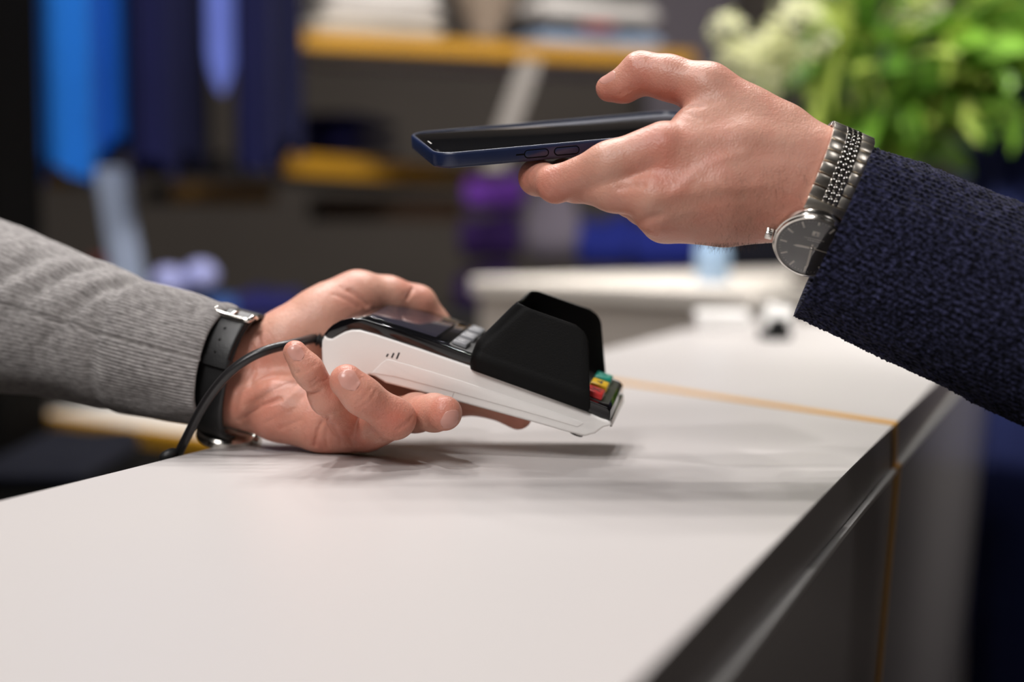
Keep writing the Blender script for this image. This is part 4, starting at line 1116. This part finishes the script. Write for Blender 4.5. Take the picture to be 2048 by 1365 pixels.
# low yellow boards under the garments
def board(name, a, b_, th, depth, label, m=None, da=3.3, db=3.3, cat='shelf', top=None):
    A = at(*a, da); B = at(*b_, db); z = (A[2] + B[2]) / 2
    c = (A + B) / 2
    r = empty(name, (c[0], c[1], z - th))
    p0 = A - np.array([c[0], c[1], 0]); p1 = B - np.array([c[0], c[1], 0])
    o, e, n = slabbox('front_edge', p0, p1, 0.02, 0, th, m or WOODGOLD, 0.002, r)
    q0 = p0 + np.array([*n, 0]) * 0.0202; q1 = p1 + np.array([*n, 0]) * 0.0202
    slabbox('shelf_board', q0, q1, depth, 0.001, th - 0.001, top or WOODGOLD, 0.001, r)
    tag(r, label, cat)
    return r, A, B, z, e, n
def depth_for(px, py, z):
    """depth at which the height z is seen at this pixel"""
    r = RC @ cm(px, py, 1.0)
    return (z - CAM[2]) / r[2]
PALE = mat('shelf_white', (0.62, 0.58, 0.54), 0.5)
GREYB = mat('shelf_grey', (0.20, 0.18, 0.165), 0.6)
# shelf A: top edge px (575,58)->(1390,100)
dA = 3.0; zA = at(575, 60, dA)[2]; dA2 = depth_for(1390, 104, zA)
rA, A0, A1_, zAt, eA, nA = board('wall_shelf', (575, 60), (1390, 104), 0.036, 0.34, 'upper yellow-edged shelf carrying white folded clothes', da=dA, db=dA2, top=PALE)
dB = 3.0; zB = at(560, 303, dB)[2]; dB2 = depth_for(995, 341, zB)
rB, B0_, B1_, zBt, eB, nB = board('wall_shelf', (560, 303), (995, 341), 0.048, 0.36, 'lower yellow-edged shelf under the navy folded clothes', da=dB, db=dB2, top=GREYB)
rC, *_ = board('wall_shelf', (345, 362), (550, 378), 0.046, 0.2, 'short dim yellow board low under the navy garments', da=3.45, db=3.6, m=mat('dim_yellow', srgb(165, 120, 45), 0.6, noise=0.1), top=GREYB)
rD, *_ = board('wall_shelf', (88, 330), (140, 334), 0.048, 0.2, 'short yellow board beside the black column', da=3.4, db=3.4, m=mat('dim_yellow', (0, 0, 0)), top=GREYB)
rE, *_ = board('wall_shelf', (640, 384), (925, 404), 0.06, 0.2, 'dark brown board below the lower yellow shelf', da=3.5, db=3.6, m=mat('brown_wood', srgb(78, 52, 28), 0.6, noise=0.1), top=GREYB)
# uprights that carry the shelves
def upright(a, b_, d0, d1, wpx, m, label, name='slanted_upright', thick=0.02):
    A = at(*a, d0); B = at(*b_, d1); wd = wpx / F * d0; c = np.array([B[0], B[1], B[2]])
    bm = bmesh.new(); vs = []
    for P_ in (B, A):
        for dx in (-wd / 2, wd / 2):
            for dy in (0, thick): vs.append(bm.verts.new((P_[0] + dx - c[0], P_[1] + dy - c[1], P_[2] - c[2])))
    for f in ((0, 1, 3, 2), (4, 6, 7, 5), (0, 4, 5, 1), (2, 3, 7, 6), (0, 2, 6, 4), (1, 5, 7, 3)): bm.faces.new([vs[i] for i in f])
    bmesh.ops.recalc_face_normals(bm, faces=bm.faces[:]); bmesh.ops.bevel(bm, geom=bm.edges[:], offset=0.003, segments=2, affect='EDGES')
    o = bmobj(name, bm, m, smooth=False); o.location = c
    return tag(o, label, 'post')

# ---- things on the shelves
def folded(name, px0, px1, ytop, ybot, d, m, label, group=None, dp=0.26, n=1, seed=0, yaw=None, cat='folded clothes', e=None):
    """a folded garment: soft-edged slab with a folded front roll, standing on ybot"""
    A = at(px0, ybot, d); B = at(px1, ybot, d); wd = np.linalg.norm(B - A); hh = (ybot - ytop) / F * d; r = np.random.default_rng(seed)
    c = (A + B) / 2; nu, nv = 22, 14; V = []; ph = r.random(3) * 6
    for lay in (1, 0):
        for j in range(nv):
            v = j / (nv - 1)
            for i in range(nu):
                u = -1 + 2 * i / (nu - 1); x = u * wd / 2; y = v * dp
                edge = (1 - abs(u) ** 8) * (1 - abs(2 * v - 1) ** 8); z = 0.80 * hh * (0.5 + (0.5 if lay else -0.5) * edge ** 0.35)
                if lay: z += hh * 0.10 * edge * math.sin(2.5 * u + ph[0]) + 0.07 * hh * edge * math.sin(4 * v + ph[1])
                V.append((x, y, max(z, 0)))
    nn = nu * nv; Fc = grid_faces(nu, nv) + [tuple(nn + i for i in f[::-1]) for f in grid_faces(nu, nv)]
    rim = [i for i in range(nu)] + [j * nu + nu - 1 for j in range(1, nv)] + [(nv - 1) * nu + i for i in range(nu - 2, -1, -1)] + [j * nu for j in range(nv - 2, 0, -1)]
    for a, b_ in zip(rim, rim[1:] + rim[:1]): Fc.append((b_, a, nn + a, nn + b_))
    o = mesh(name, V, Fc, m, smooth=True); o.location = c
    if e is not None: o.rotation_euler = (0, 0, math.atan2(e[1], e[0]))
    tag(o, label, cat, group)
    return o
WHITEC = cloth_mat('white_cloth', (0.70, 0.66, 0.62)); IVORY = cloth_mat('ivory_cloth', (0.62, 0.56, 0.48)); PBLUE = cloth_mat('pale_blue_cloth', (0.45, 0.58, 0.78)); BLACKC = cloth_mat('black_cloth', (0.008, 0.008, 0.014))
def onA(px, back=0.03):        # depth on shelf A
    t = (px - 575) / (1390 - 575); return 1 / ((1 - t) / dA + t / dA2) + back
def yA(px): return 60 + (px - 575) / (1390 - 575) * 44
SG = None
folded('folded_sweater', 618, 905, 28, yA(760) - 2, onA(760), IVORY, 'bottom ivory folded garment of the stack at the left of the upper shelf', SG, e=eA, seed=1)
folded('folded_sweater', 640, 900, -8, yA(760) - 37, onA(760), WHITEC, 'middle white folded garment of the stack at the left of the upper shelf', SG, e=eA, seed=2)
folded('folded_sweater', 640, 895, -44, yA(760) - 72, onA(760), WHITEC, 'top white folded garment of the stack at the left of the upper shelf', SG, e=eA, seed=3)
folded('folded_shirt', 1055, 1352, 58, yA(1200) - 2, onA(1200), PBLUE, 'pale blue folded shirt under the black one on the upper shelf', SG, e=eA, seed=4)
folded('folded_shirt', 1060, 1318, 30, yA(1200) - 29, onA(1200, 0.015), BLACKC, 'thin black folded garment between two pale ones on the upper shelf', SG, e=eA, seed=5)
folded('folded_shirt', 1062, 1340, -12, yA(1200) - 50, onA(1200), WHITEC, 'white folded shirt topmost over the black one on the upper shelf', SG, e=eA, seed=6)
c = at(1195, yA(1195) - 42, onA(1200, 0.008))
o = bmobj('clothing_tag', box_bm(-0.038, 0.038, -0.002, 0.001, -0.006, 0.006, 0.0008), mat('red_tag', (0.5, 0.06, 0.05), 0.6), smooth=False); o.location = c
tag(o, 'small red tag on the front of the thin black folded garment', 'tag')
# tapering vase between the stacks
c = at(972, yA(972) - 1, onA(972, 0.12)); b = bmesh.new(); rv_ = [(0.03, 0.0), (0.034, 0.004), (0.045, 0.03), (0.062, 0.06), (0.080, 0.10), (0.096, 0.16), (0.10, 0.21), (0.094, 0.25), (0.088, 0.25), (0.09, 0.20), (0.07, 0.09), (0.0, 0.05)]
b = disc_bm([(r_ * 1000, z * 1000) for r_, z in rv_[:-1]] + [(0.5, 50)], 40)
o = bmobj('vase', b, mat('taupe_ceramic', srgb(165, 148, 132), 0.45, noise=0.08, nscale=8), angle=60); o.location = c
tag(o, 'taupe vase narrowing to its foot on the upper shelf', 'vase')
def onB(px, back=0.04):
    t = (px - 560) / (995 - 560); return 1 / ((1 - t) / dB + t / dB2) + back
upright((1062, yA(1062) + 33), (985, 341), onA(1062, -0.03), onA(1062, -0.03), 44, mat('pale_grey_paint', srgb(150, 143, 136), 0.5), 'pale grey slanting upright between the two yellow shelves')
upright((218, 335), (268, 640), 2.75, 2.75, 62, mat('pale_blue_paint', srgb(160, 172, 196), 0.5), 'pale blue-grey slanting upright below the blue garments')
NAVY3 = cloth_mat('deep_navy_cloth', (0.012, 0.012, 0.085))
folded('folded_sweater', 640, 860, 262, 306, onB(740), NAVY3, 'lower navy folded garment on the lower yellow shelf', SG, e=eB, seed=7)
folded('folded_sweater', 652, 850, 224, 264, onB(740), NAVY3, 'upper navy folded garment on the lower yellow shelf', SG, e=eB, seed=8)
# ---- garments at the middle
PURP = cloth_mat('purple_cloth', (0.13, 0.035, 0.30)); PURPD = cloth_mat('dark_purple_cloth', (0.025, 0.008, 0.065)); MAUVE = cloth_mat('mauve_grey_cloth', (0.15, 0.13, 0.16)); BLUE3 = cloth_mat('cobalt_cloth', (0.013, 0.022, 0.19))
folded('folded_sweater', 925, 1050, 338, 420, 3.45, PURP, 'bright purple folded garment lying on the dark purple stack', SG, seed=9, dp=0.2)
folded('folded_sweater', 916, 1044, 415, 520, 3.45, PURPD, 'dark purple folded garment under the bright purple one', SG, seed=10, dp=0.2)
folded('folded_sweater', 908, 1040, 515, 625, 3.45, PURPD, 'bottom dark purple folded garment of the purple stack', SG, seed=11, dp=0.2)
folded('folded_sweater', 1048, 1160, 360, 525, 3.50, MAUVE, 'mauve-grey folded bundle right of the purple stack', SG, seed=12, dp=0.2)
folded('folded_sweater', 1152, 1275, 415, 535, 3.50, BLUE3, 'cobalt blue folded bundle right of the mauve one', SG, seed=13, dp=0.2)
folded('folded_sweater', 1262, 1400, 425, 540, 3.42, BLUE3, 'cobalt blue folded bundle behind the dark watch hand', SG, seed=14, dp=0.2)
folded('folded_sweater', 1390, 1580, 440, 560, 3.45, BLACKC, 'black folded bundle right of the cobalt ones', SG, seed=15, dp=0.2)
b = disc_bm([(22, 0), (26, 4), (27, 40), (24, 62), (12, 74), (12, 84), (9, 86)], 24); o = bmobj('bottle', b, mat('pale_blue_glass', (0.35, 0.5, 0.7), 0.2), angle=50); BOTTLE = o
tag(o, 'small pale blue bottle on the beige stone counter', 'bottle')
# a dark table under these stacks
t_ = at(1230, 545, 3.38)
tb_ = empty('display_table', (t_[0], t_[1] + 0.3, 0)); zt = at(1000, 625, 3.45)[2]
for nm, x0, x1, y0, y1, z0, z1 in (('table_top', -0.42, 0.48, -0.28, 0.3, zt - 0.03, zt),):
    bmobj(nm, box_bm(x0, x1, y0, y1, z0, z1, 0.003), mat('dark_table', (0.02, 0.018, 0.018), 0.5), tb_, smooth=False)
for x in (-0.38, 0.44):
    for y in (-0.24, 0.26): bmobj('leg', box_bm(x - 0.02, x + 0.02, y - 0.02, y + 0.02, 0, zt - 0.03, 0.002), mat('dark_table', (0, 0, 0)), tb_, smooth=False)
tag(tb_, 'dark display table carrying the purple and cobalt folded stacks', 'table')

# ---- return counter beyond the service counter
SLABM = mat('stone_top', srgb(230, 222, 212), 0.5, noise=0.04, nscale=5); SLABF = mat('stone_front', srgb(214, 203, 192), 0.6, noise=0.04, nscale=5)
dR = 2.4; zR = at(938, 556, dR)[2]; P0 = at(938, 556, dR); dR1 = depth_for(1500, 582, zR); P1 = at(1500, 582, dR1)
c = (P0 + P1) / 2; r = empty('return_counter', (c[0], c[1], 0)); off = np.array([c[0], c[1], 0])
o, e_, n_ = slabbox('stone_top', P0 - off, P1 - off, 0.95, zR - 0.03, zR, SLABM, 0.006, r)
ee = np.array([*e_, 0]); nn3 = np.array([*n_, 0])
slabbox('stone_base', P0 - off + ee * 0.012 + nn3 * 0.012, P1 - off - ee * 0.012 + nn3 * 0.012, 0.9, 0, zR - 0.031, SLABF, 0.004, r)
tag(r, 'beige stone counter standing across the far end', 'counter')
BOTTLE.location = at(1425, 566, depth_for(1425, 566, zR)) + np.array([0, 0, 0.0003])

# ---- table at the lower left, behind the grey sleeve
zL = at(60, 828, 2.3)[2]; dL2 = depth_for(470, 885, zL); A_ = at(60, 828, 2.3); B_ = at(470, 885, dL2); c = (A_ + B_) / 2; off = np.array([c[0], c[1], 0])
r = empty('display_table', (c[0], c[1], 0))
o, e_, n_ = slabbox('gold_edge', A_ - off, B_ - off, 0.02, zL - 0.026, zL, WOODGOLD, 0.002, r)
n3 = np.array([*n_, 0]); slabbox('table_top', A_ - off + n3 * 0.0203, B_ - off + n3 * 0.0203, 0.30, zL - 0.025, zL + 0.001, mat('white_table', (0.72, 0.68, 0.62), 0.4), 0.002, r)
for k in (0.06, 0.94):
    for q in (0.05, 0.28):
        p = A_ - off + (B_ - A_) * k + n3 * q
        bmobj('leg', box_bm(p[0] - 0.018, p[0] + 0.018, p[1] - 0.018, p[1] + 0.018, 0, zL - 0.026, 0.002), WOODGOLD, r, smooth=False)
tag(r, 'white display table with a yellow edge below the grey sleeve', 'table')
folded('cushion', -40, 165, 902, 985, 1.80, cloth_mat('ink_cloth', (0.003, 0.0035, 0.009)), 'dark navy cushion low in front of the white table', None, dp=0.3, seed=21, cat='cushion')
st = empty('stool', at(100, 985, 1.80)); zs_ = st.location[2]; st.location[2] = 0
bmobj('seat', box_bm(-0.2, 0.2, -0.02, 0.32, zs_ - 0.04, zs_ - 0.001, 0.004), DARKM, st, smooth=False)
for x in (-0.17, 0.17):
    for y in (0.02, 0.28): bmobj('leg', box_bm(x - 0.02, x + 0.02, y - 0.02, y + 0.02, 0, zs_ - 0.04), DARKM, st, smooth=False)
tag(st, 'dark low stool under the navy cushion', 'stool')
# blue things on that table
zt2 = zL
def on_table(px, d): return at(px, CY + F * (-(zL - CAM[2]) / d / CS + math.tan(TH)) , d)
t2 = empty('display_table', (at(420, 640, 2.75)[0], at(420, 640, 2.75)[1] + 0.25, 0)); z2 = at(420, 640, 2.75)[2]
bmobj('table_top', box_bm(-0.28, 0.22, -0.28, 0.02, z2 - 0.03, z2, 0.003), mat('dark_table', (0, 0, 0)), t2, smooth=False)
for x in (-0.25, 0.19):
    for y in (-0.25, -0.01): bmobj('leg', box_bm(x - 0.016, x + 0.016, y - 0.016, y + 0.016, 0, z2 - 0.03), mat('dark_table', (0, 0, 0)), t2, smooth=False)
tag(t2, 'dark low table carrying blue folded clothes beyond the reader hand', 'table')
SKYB = cloth_mat('denim_cloth', (0.035, 0.09, 0.28)); LAV = mat('lavender_knit', (0.34, 0.36, 0.66), 0.6, noise=0.1, nscale=20)
folded('folded_jeans', 345, 470, 588, 640, 2.78, SKYB, 'blue folded jeans under the lavender balls of wool', None, seed=22, dp=0.24)
folded('folded_jeans', 465, 575, 575, 640, 2.80, NAVY3, 'dark navy folded jeans right of the blue ones', None, seed=23, dp=0.24)
def ball(px, py, d, rad, m, label):
    b = bmesh.new(); bmesh.ops.create_uvsphere(b, u_segments=28, v_segments=18, radius=rad)
    for v in b.verts:
        q = v.co.normalized(); v.co *= 1 + 0.04 * math.sin(14 * q.x + 9 * q.z) + 0.03 * math.sin(17 * q.y - 8 * q.x); v.co.z *= 0.9
    o = bmobj('wool_ball', b, m); o.location = at(px, py, d); return tag(o, label, 'wool ball', None)
ball(336, 566, 2.70, 0.034, LAV, 'left lavender ball of wool on the blue folded jeans')
ball(401, 554, 2.74, 0.034, LAV, 'upper lavender ball of wool right of the other one')
rb_ = at(206, 512, 2.80); o = bmobj('gift_box', box_bm(-0.016, 0.016, -0.02, 0.02, 0, rb_[2] - z2 - 0.004, 0.002), mat('red_card', (0.25, 0.04, 0.03), 0.6), smooth=False); o.location = (rb_[0], rb_[1], z2 + 0.0002)
bmobj('lid', box_bm(-0.017, 0.017, -0.021, 0.021, rb_[2] - z2 - 0.016, rb_[2] - z2, 0.001), mat('red_card', (0, 0, 0)), o, smooth=False)
tag(o, 'small dark red box beside the pale slanting upright', 'box')

# ---- right side: long garments, paper stack, card holder, plant
LNAVY = cloth_mat('inky_blue_cloth', (0.008, 0.012, 0.055)); STEELBL = cloth_mat('steel_blue_cloth', (0.03, 0.07, 0.16)); PALEC = cloth_mat('pale_grey_cloth', (0.42, 0.44, 0.48))
hang('coat', 1900, 2150, 1500, 2.35, 31, LNAVY, 'long inky blue coat hanging beyond the end of the counter', dp=0.2, ztop=1.75, pleat=8, cat='coat')
hang('coat', 1945, 2030, 430, 2.6, 32, PALEC, 'pale grey garment hanging left of the inky blue coat', dp=0.12, ztop=1.50, cat='garment')
hang('coat', 1985, 2090, 250, 2.9, 33, STEELBL, 'steel blue garment behind the plant at the right', dp=0.14, ztop=1.85, cat='garment')
bmobj('wall_panel', box_bm(at(1290, 0, 4.4)[0], at(1460, 0, 4.4)[0], 4.4, 4.46, 0, 2.2, 0.003), mat('mauve_panel', srgb(112, 104, 112), 0.7), smooth=False)
tag(bpy.data.objects['wall_panel'], 'mauve-grey upright panel behind the left side of the plant', 'panel')
bmobj('poster_board', box_bm(at(1830, 0, 3.6)[0], at(2100, 0, 3.6)[0], 3.6, 3.63, at(1900, 80, 3.6)[2], 2.1, 0.003), mat('beige_board', srgb(190, 172, 155), 0.7), smooth=False)
tag(bpy.data.objects['poster_board'], 'plain beige board on the wall behind the plant', 'board')
p = on_plane(1446, 668, ZT)
e2 = ed[:2]; yaw = math.atan2(ed[1], ed[0]) - math.pi / 2
paper = mat('paper_white', (0.80, 0.78, 0.76), 0.6)
z = ZT
for k in range(7):
    ww = 0.034 + 0.0014 * rng.normal()
    o = bmobj('leaflet_stack', box_bm(-0.030, 0.030, 0, 0.085, 0, 0.0031, 0.0003, 1), paper, smooth=False)
    o.location = (p[0] + 0.0012 * rng.normal() , p[1] + 0.001 * rng.normal(), z + 0.0001); o.rotation_euler = (0, 0, -0.10 + 0.03 * rng.normal()); z += 0.0033
    tag(o, 'bundle of white leaflets in the low pile beside the black card holder', 'leaflets', 'leaflet bundles piled on the counter')
q = on_plane(1556, 680, ZT); r = empty('card_holder', tuple(q)); r.rotation_euler = (0, 0, 0.2)
bmobj('base', box_bm(-0.014, 0.014, -0.005, 0.025, 0, 0.012, 0.002), BLACKP, r, smooth=False)
bmobj('clip', prism_bm([(0, 0.011), (0.006, 0.011), (0.0, 0.024), (-0.007, 0.024)], -0.011, 0.011, 'yzx', bev=0.0005), BLACKP, r, smooth=False)
cdm = bmobj('card', box_bm(-0.016, 0.016, 0.008, 0.0105, 0.010, 0.040, 0.0006), paper, r, smooth=False); cdm.rotation_euler = (math.radians(-12), math.radians(14), 0)
tag(r, 'small black card holder with a white card beside the leaflets', 'card holder')

# plant in a vase
pv = on_plane(1590, 628, ZT) ; dV = float((pv - CAM) @ FW)
plant = empty('potted_plant', (pv[0] + 0.03, pv[1] + 0.02, ZT))
tag(plant, 'bushy green plant with cream flower heads in a grey vase on the counter', 'plant')
GLV = mat('vase_grey', srgb(150, 142, 135), 0.25, noise=0.05)
bmobj('vase', disc_bm([(26, 0), (30, 3), (31, 60), (36, 100), (44, 122), (48, 130), (45, 131), (40, 118), (1, 110)], 40), GLV, plant, angle=50)
def leaf_mesh(L_, W_, curl, seed, fold=0.25):
    n = 7; V = []; 
    for i in range(n):
        t = i / (n - 1); wv = W_ * math.sin(math.pi * min(t * 0.97 + 0.03, 1)) ** 0.75; z = -curl * L_ * t * t
        for s in (-1, -0.5, 0, 0.5, 1): V.append((s * wv / 2, L_ * t, z + fold * abs(s) * wv / 2 + 0.05 * W_ * math.sin(6 * t + s * 3)))
    me = bpy.data.meshes.new('leaf'); me.from_pydata(V, [], grid_faces(5, n)); me.shade_smooth(); return me
def leaf_mat(name, c0, c1, tr=0.3):
    m = mat(name, c0, 0.38, spec=0.45, noise=0.0); nt = m.node_tree; b = nt.nodes['Principled BSDF']
    n = nt.nodes.new('ShaderNodeTexNoise'); n.inputs['Scale'].default_value = 30; mx = nt.nodes.new('ShaderNodeMix'); mx.data_type = 'RGBA'
    mx.inputs[6].default_value = (*c0, 1); mx.inputs[7].default_value = (*c1, 1); oi = nt.nodes.new('ShaderNodeObjectInfo')
    ad = nt.nodes.new('ShaderNodeMath'); ad.operation = 'MULTIPLY_ADD'; ad.inputs[1].default_value = 0.6
    tc = nt.nodes.new('ShaderNodeTexCoord'); nt.links.new(tc.outputs['Object'], n.inputs['Vector'])
    nt.links.new(oi.outputs['Random'], ad.inputs[0]); s2 = nt.nodes.new('ShaderNodeMath'); s2.operation = 'MULTIPLY'; s2.inputs[1].default_value = 0.5
    nt.links.new(n.outputs['Fac'], s2.inputs[0]); nt.links.new(s2.outputs[0], ad.inputs[2]); nt.links.new(ad.outputs[0], mx.inputs[0]); nt.links.new(mx.outputs[2], b.inputs['Base Color'])
    tb = nt.nodes.new('ShaderNodeBsdfTranslucent'); nt.links.new(mx.outputs[2], tb.inputs[0]); ms = nt.nodes.new('ShaderNodeMixShader'); ms.inputs[0].default_value = tr
    nt.links.new(b.outputs[0], ms.inputs[1]); nt.links.new(tb.outputs[0], ms.inputs[2]); nt.links.new(ms.outputs[0], nt.nodes['Material Output'].inputs[0])
    return m
LG = leaf_mat('green_leaf', (0.04, 0.13, 0.014), (0.22, 0.42, 0.045)); LY = leaf_mat('lime_leaf', (0.28, 0.42, 0.04), (0.52, 0.62, 0.14), 0.4); LCR = leaf_mat('cream_petal', (0.70, 0.72, 0.42), (0.90, 0.89, 0.66), 0.3)
kinds = [(leaf_mesh(0.085, 0.045, 0.25, 1), LG), (leaf_mesh(0.11, 0.05, 0.4, 2), LG), (leaf_mesh(0.12, 0.026, 0.3, 3), LY), (leaf_mesh(0.07, 0.042, 0.15, 4), LY), (leaf_mesh(0.028, 0.022, 0.15, 5), LCR)]
for me, m in kinds: me.materials.append(m)
def put_leaf(k, pos, direc, roll, sc, name='leaf', parent=None):
    o = bpy.data.objects.new(name, kinds[k][0]); COL.objects.link(o); o.parent = parent or plant
    d = Vector(direc).normalized(); q = d.to_track_quat('Y', 'Z'); o.rotation_mode = 'QUATERNION'
    from mathutils import Quaternion
    o.rotation_quaternion = q @ Quaternion((0, 1, 0), roll); o.location = pos; o.scale = (sc, sc, sc); return o
PO = np.array(plant.location)
def loc_of(px, py, d): return at(px, py, d) - PO
st_b = bmesh.new()
crown_c = loc_of(1805, 160, dV + 0.06)
nleaf = 0
while nleaf < 250:
    u = rng.normal(size=3); u /= np.linalg.norm(u); rr = rng.random() ** 0.4
    p = crown_c + u * rr * np.array([0.19, 0.15, 0.14]) + np.array([0, 0, 0.02])
    pxx = CX + F * ((p + PO - CAM) @ RT) / ((p + PO - CAM) @ FW)
    if pxx < 1440: continue
    d = u + np.array([0, -0.3, 0.15]) + 0.5 * rng.normal(size=3)
    k = int(rng.choice([0, 1, 0, 1, 2, 3], p=[.22, .20, .16, .12, .14, .16])); put_leaf(k, p - d / np.linalg.norm(d) * 0.03, d, rng.uniform(-1, 1), rng.uniform(0.7, 1.15)); nleaf += 1
# long lime leaves that stand out
for (a, b_, sc) in (((1700, 60, 0), (1632, 190, 0), 1.0), ((1640, 190, 0), (1610, 330, 0), 0.9), ((1715, 110, 0), (1790, 190, 0), 1.0), ((1690, -40, 0), (1700, 110, 0), 1.1), ((1890, 60, 0), (1905, 150, 0), 0.8), ((1700, 90, 0), (1650, -20, 0), 1.0), ((2000, 60, 0), (2035, 90, 0), 0.8)):
    A = loc_of(a[0], a[1], dV - 0.10); B = loc_of(b_[0], b_[1], dV - 0.12); put_leaf(2, A, B - A, rng.uniform(-0.5, 0.5), np.linalg.norm(B - A) / 0.12 * 1.1)
# cream flower heads
for fi, (px, py, rad) in enumerate(((1455, 62, 0.020), (1500, 150, 0.038), (1600, 60, 0.036), (1545, 110, 0.03), (1840, 30, 0.024), (1470, 130, 0.022))):
    c = loc_of(px, py, dV - 0.06); hd = bpy.data.objects.new('flower_head', None); COL.objects.link(hd); hd.parent = plant; hd.location = c; hd.empty_display_size = 0.01
    for i in range(34):
        y = 1 - 2 * (i + 0.5) / 34; a = i * 2.39996; s = math.sqrt(1 - y * y); u = np.array([s * math.cos(a), s * math.sin(a), y]); tdir = u * 0.7 + np.cross(u, [0, 0, 1]) * 0.6
        put_leaf(4, u * rad * 0.75, tdir, rng.uniform(-0.6, 0.6), rad / 0.036, 'petal', hd)
    tube_bm(catmull([c, c * 0.5 + np.array([0, 0, 0.05]), (0, 0, 0.115)], 10), 0.0022, 6, True, st_b)
for k in range(16):
    p = crown_c + rng.normal(size=3) * np.array([0.08, 0.08, 0.05]); tube_bm(catmull([p, p * 0.45 + np.array([0, 0, 0.06]), (0.01 * rng.normal(), 0.01 * rng.normal(), 0.11)], 10), 0.002, 6, True, st_b)
o = bmobj('stems', st_b, mat('stem_green', (0.04, 0.09, 0.02), 0.5), plant); o['kind'] = 'stuff'
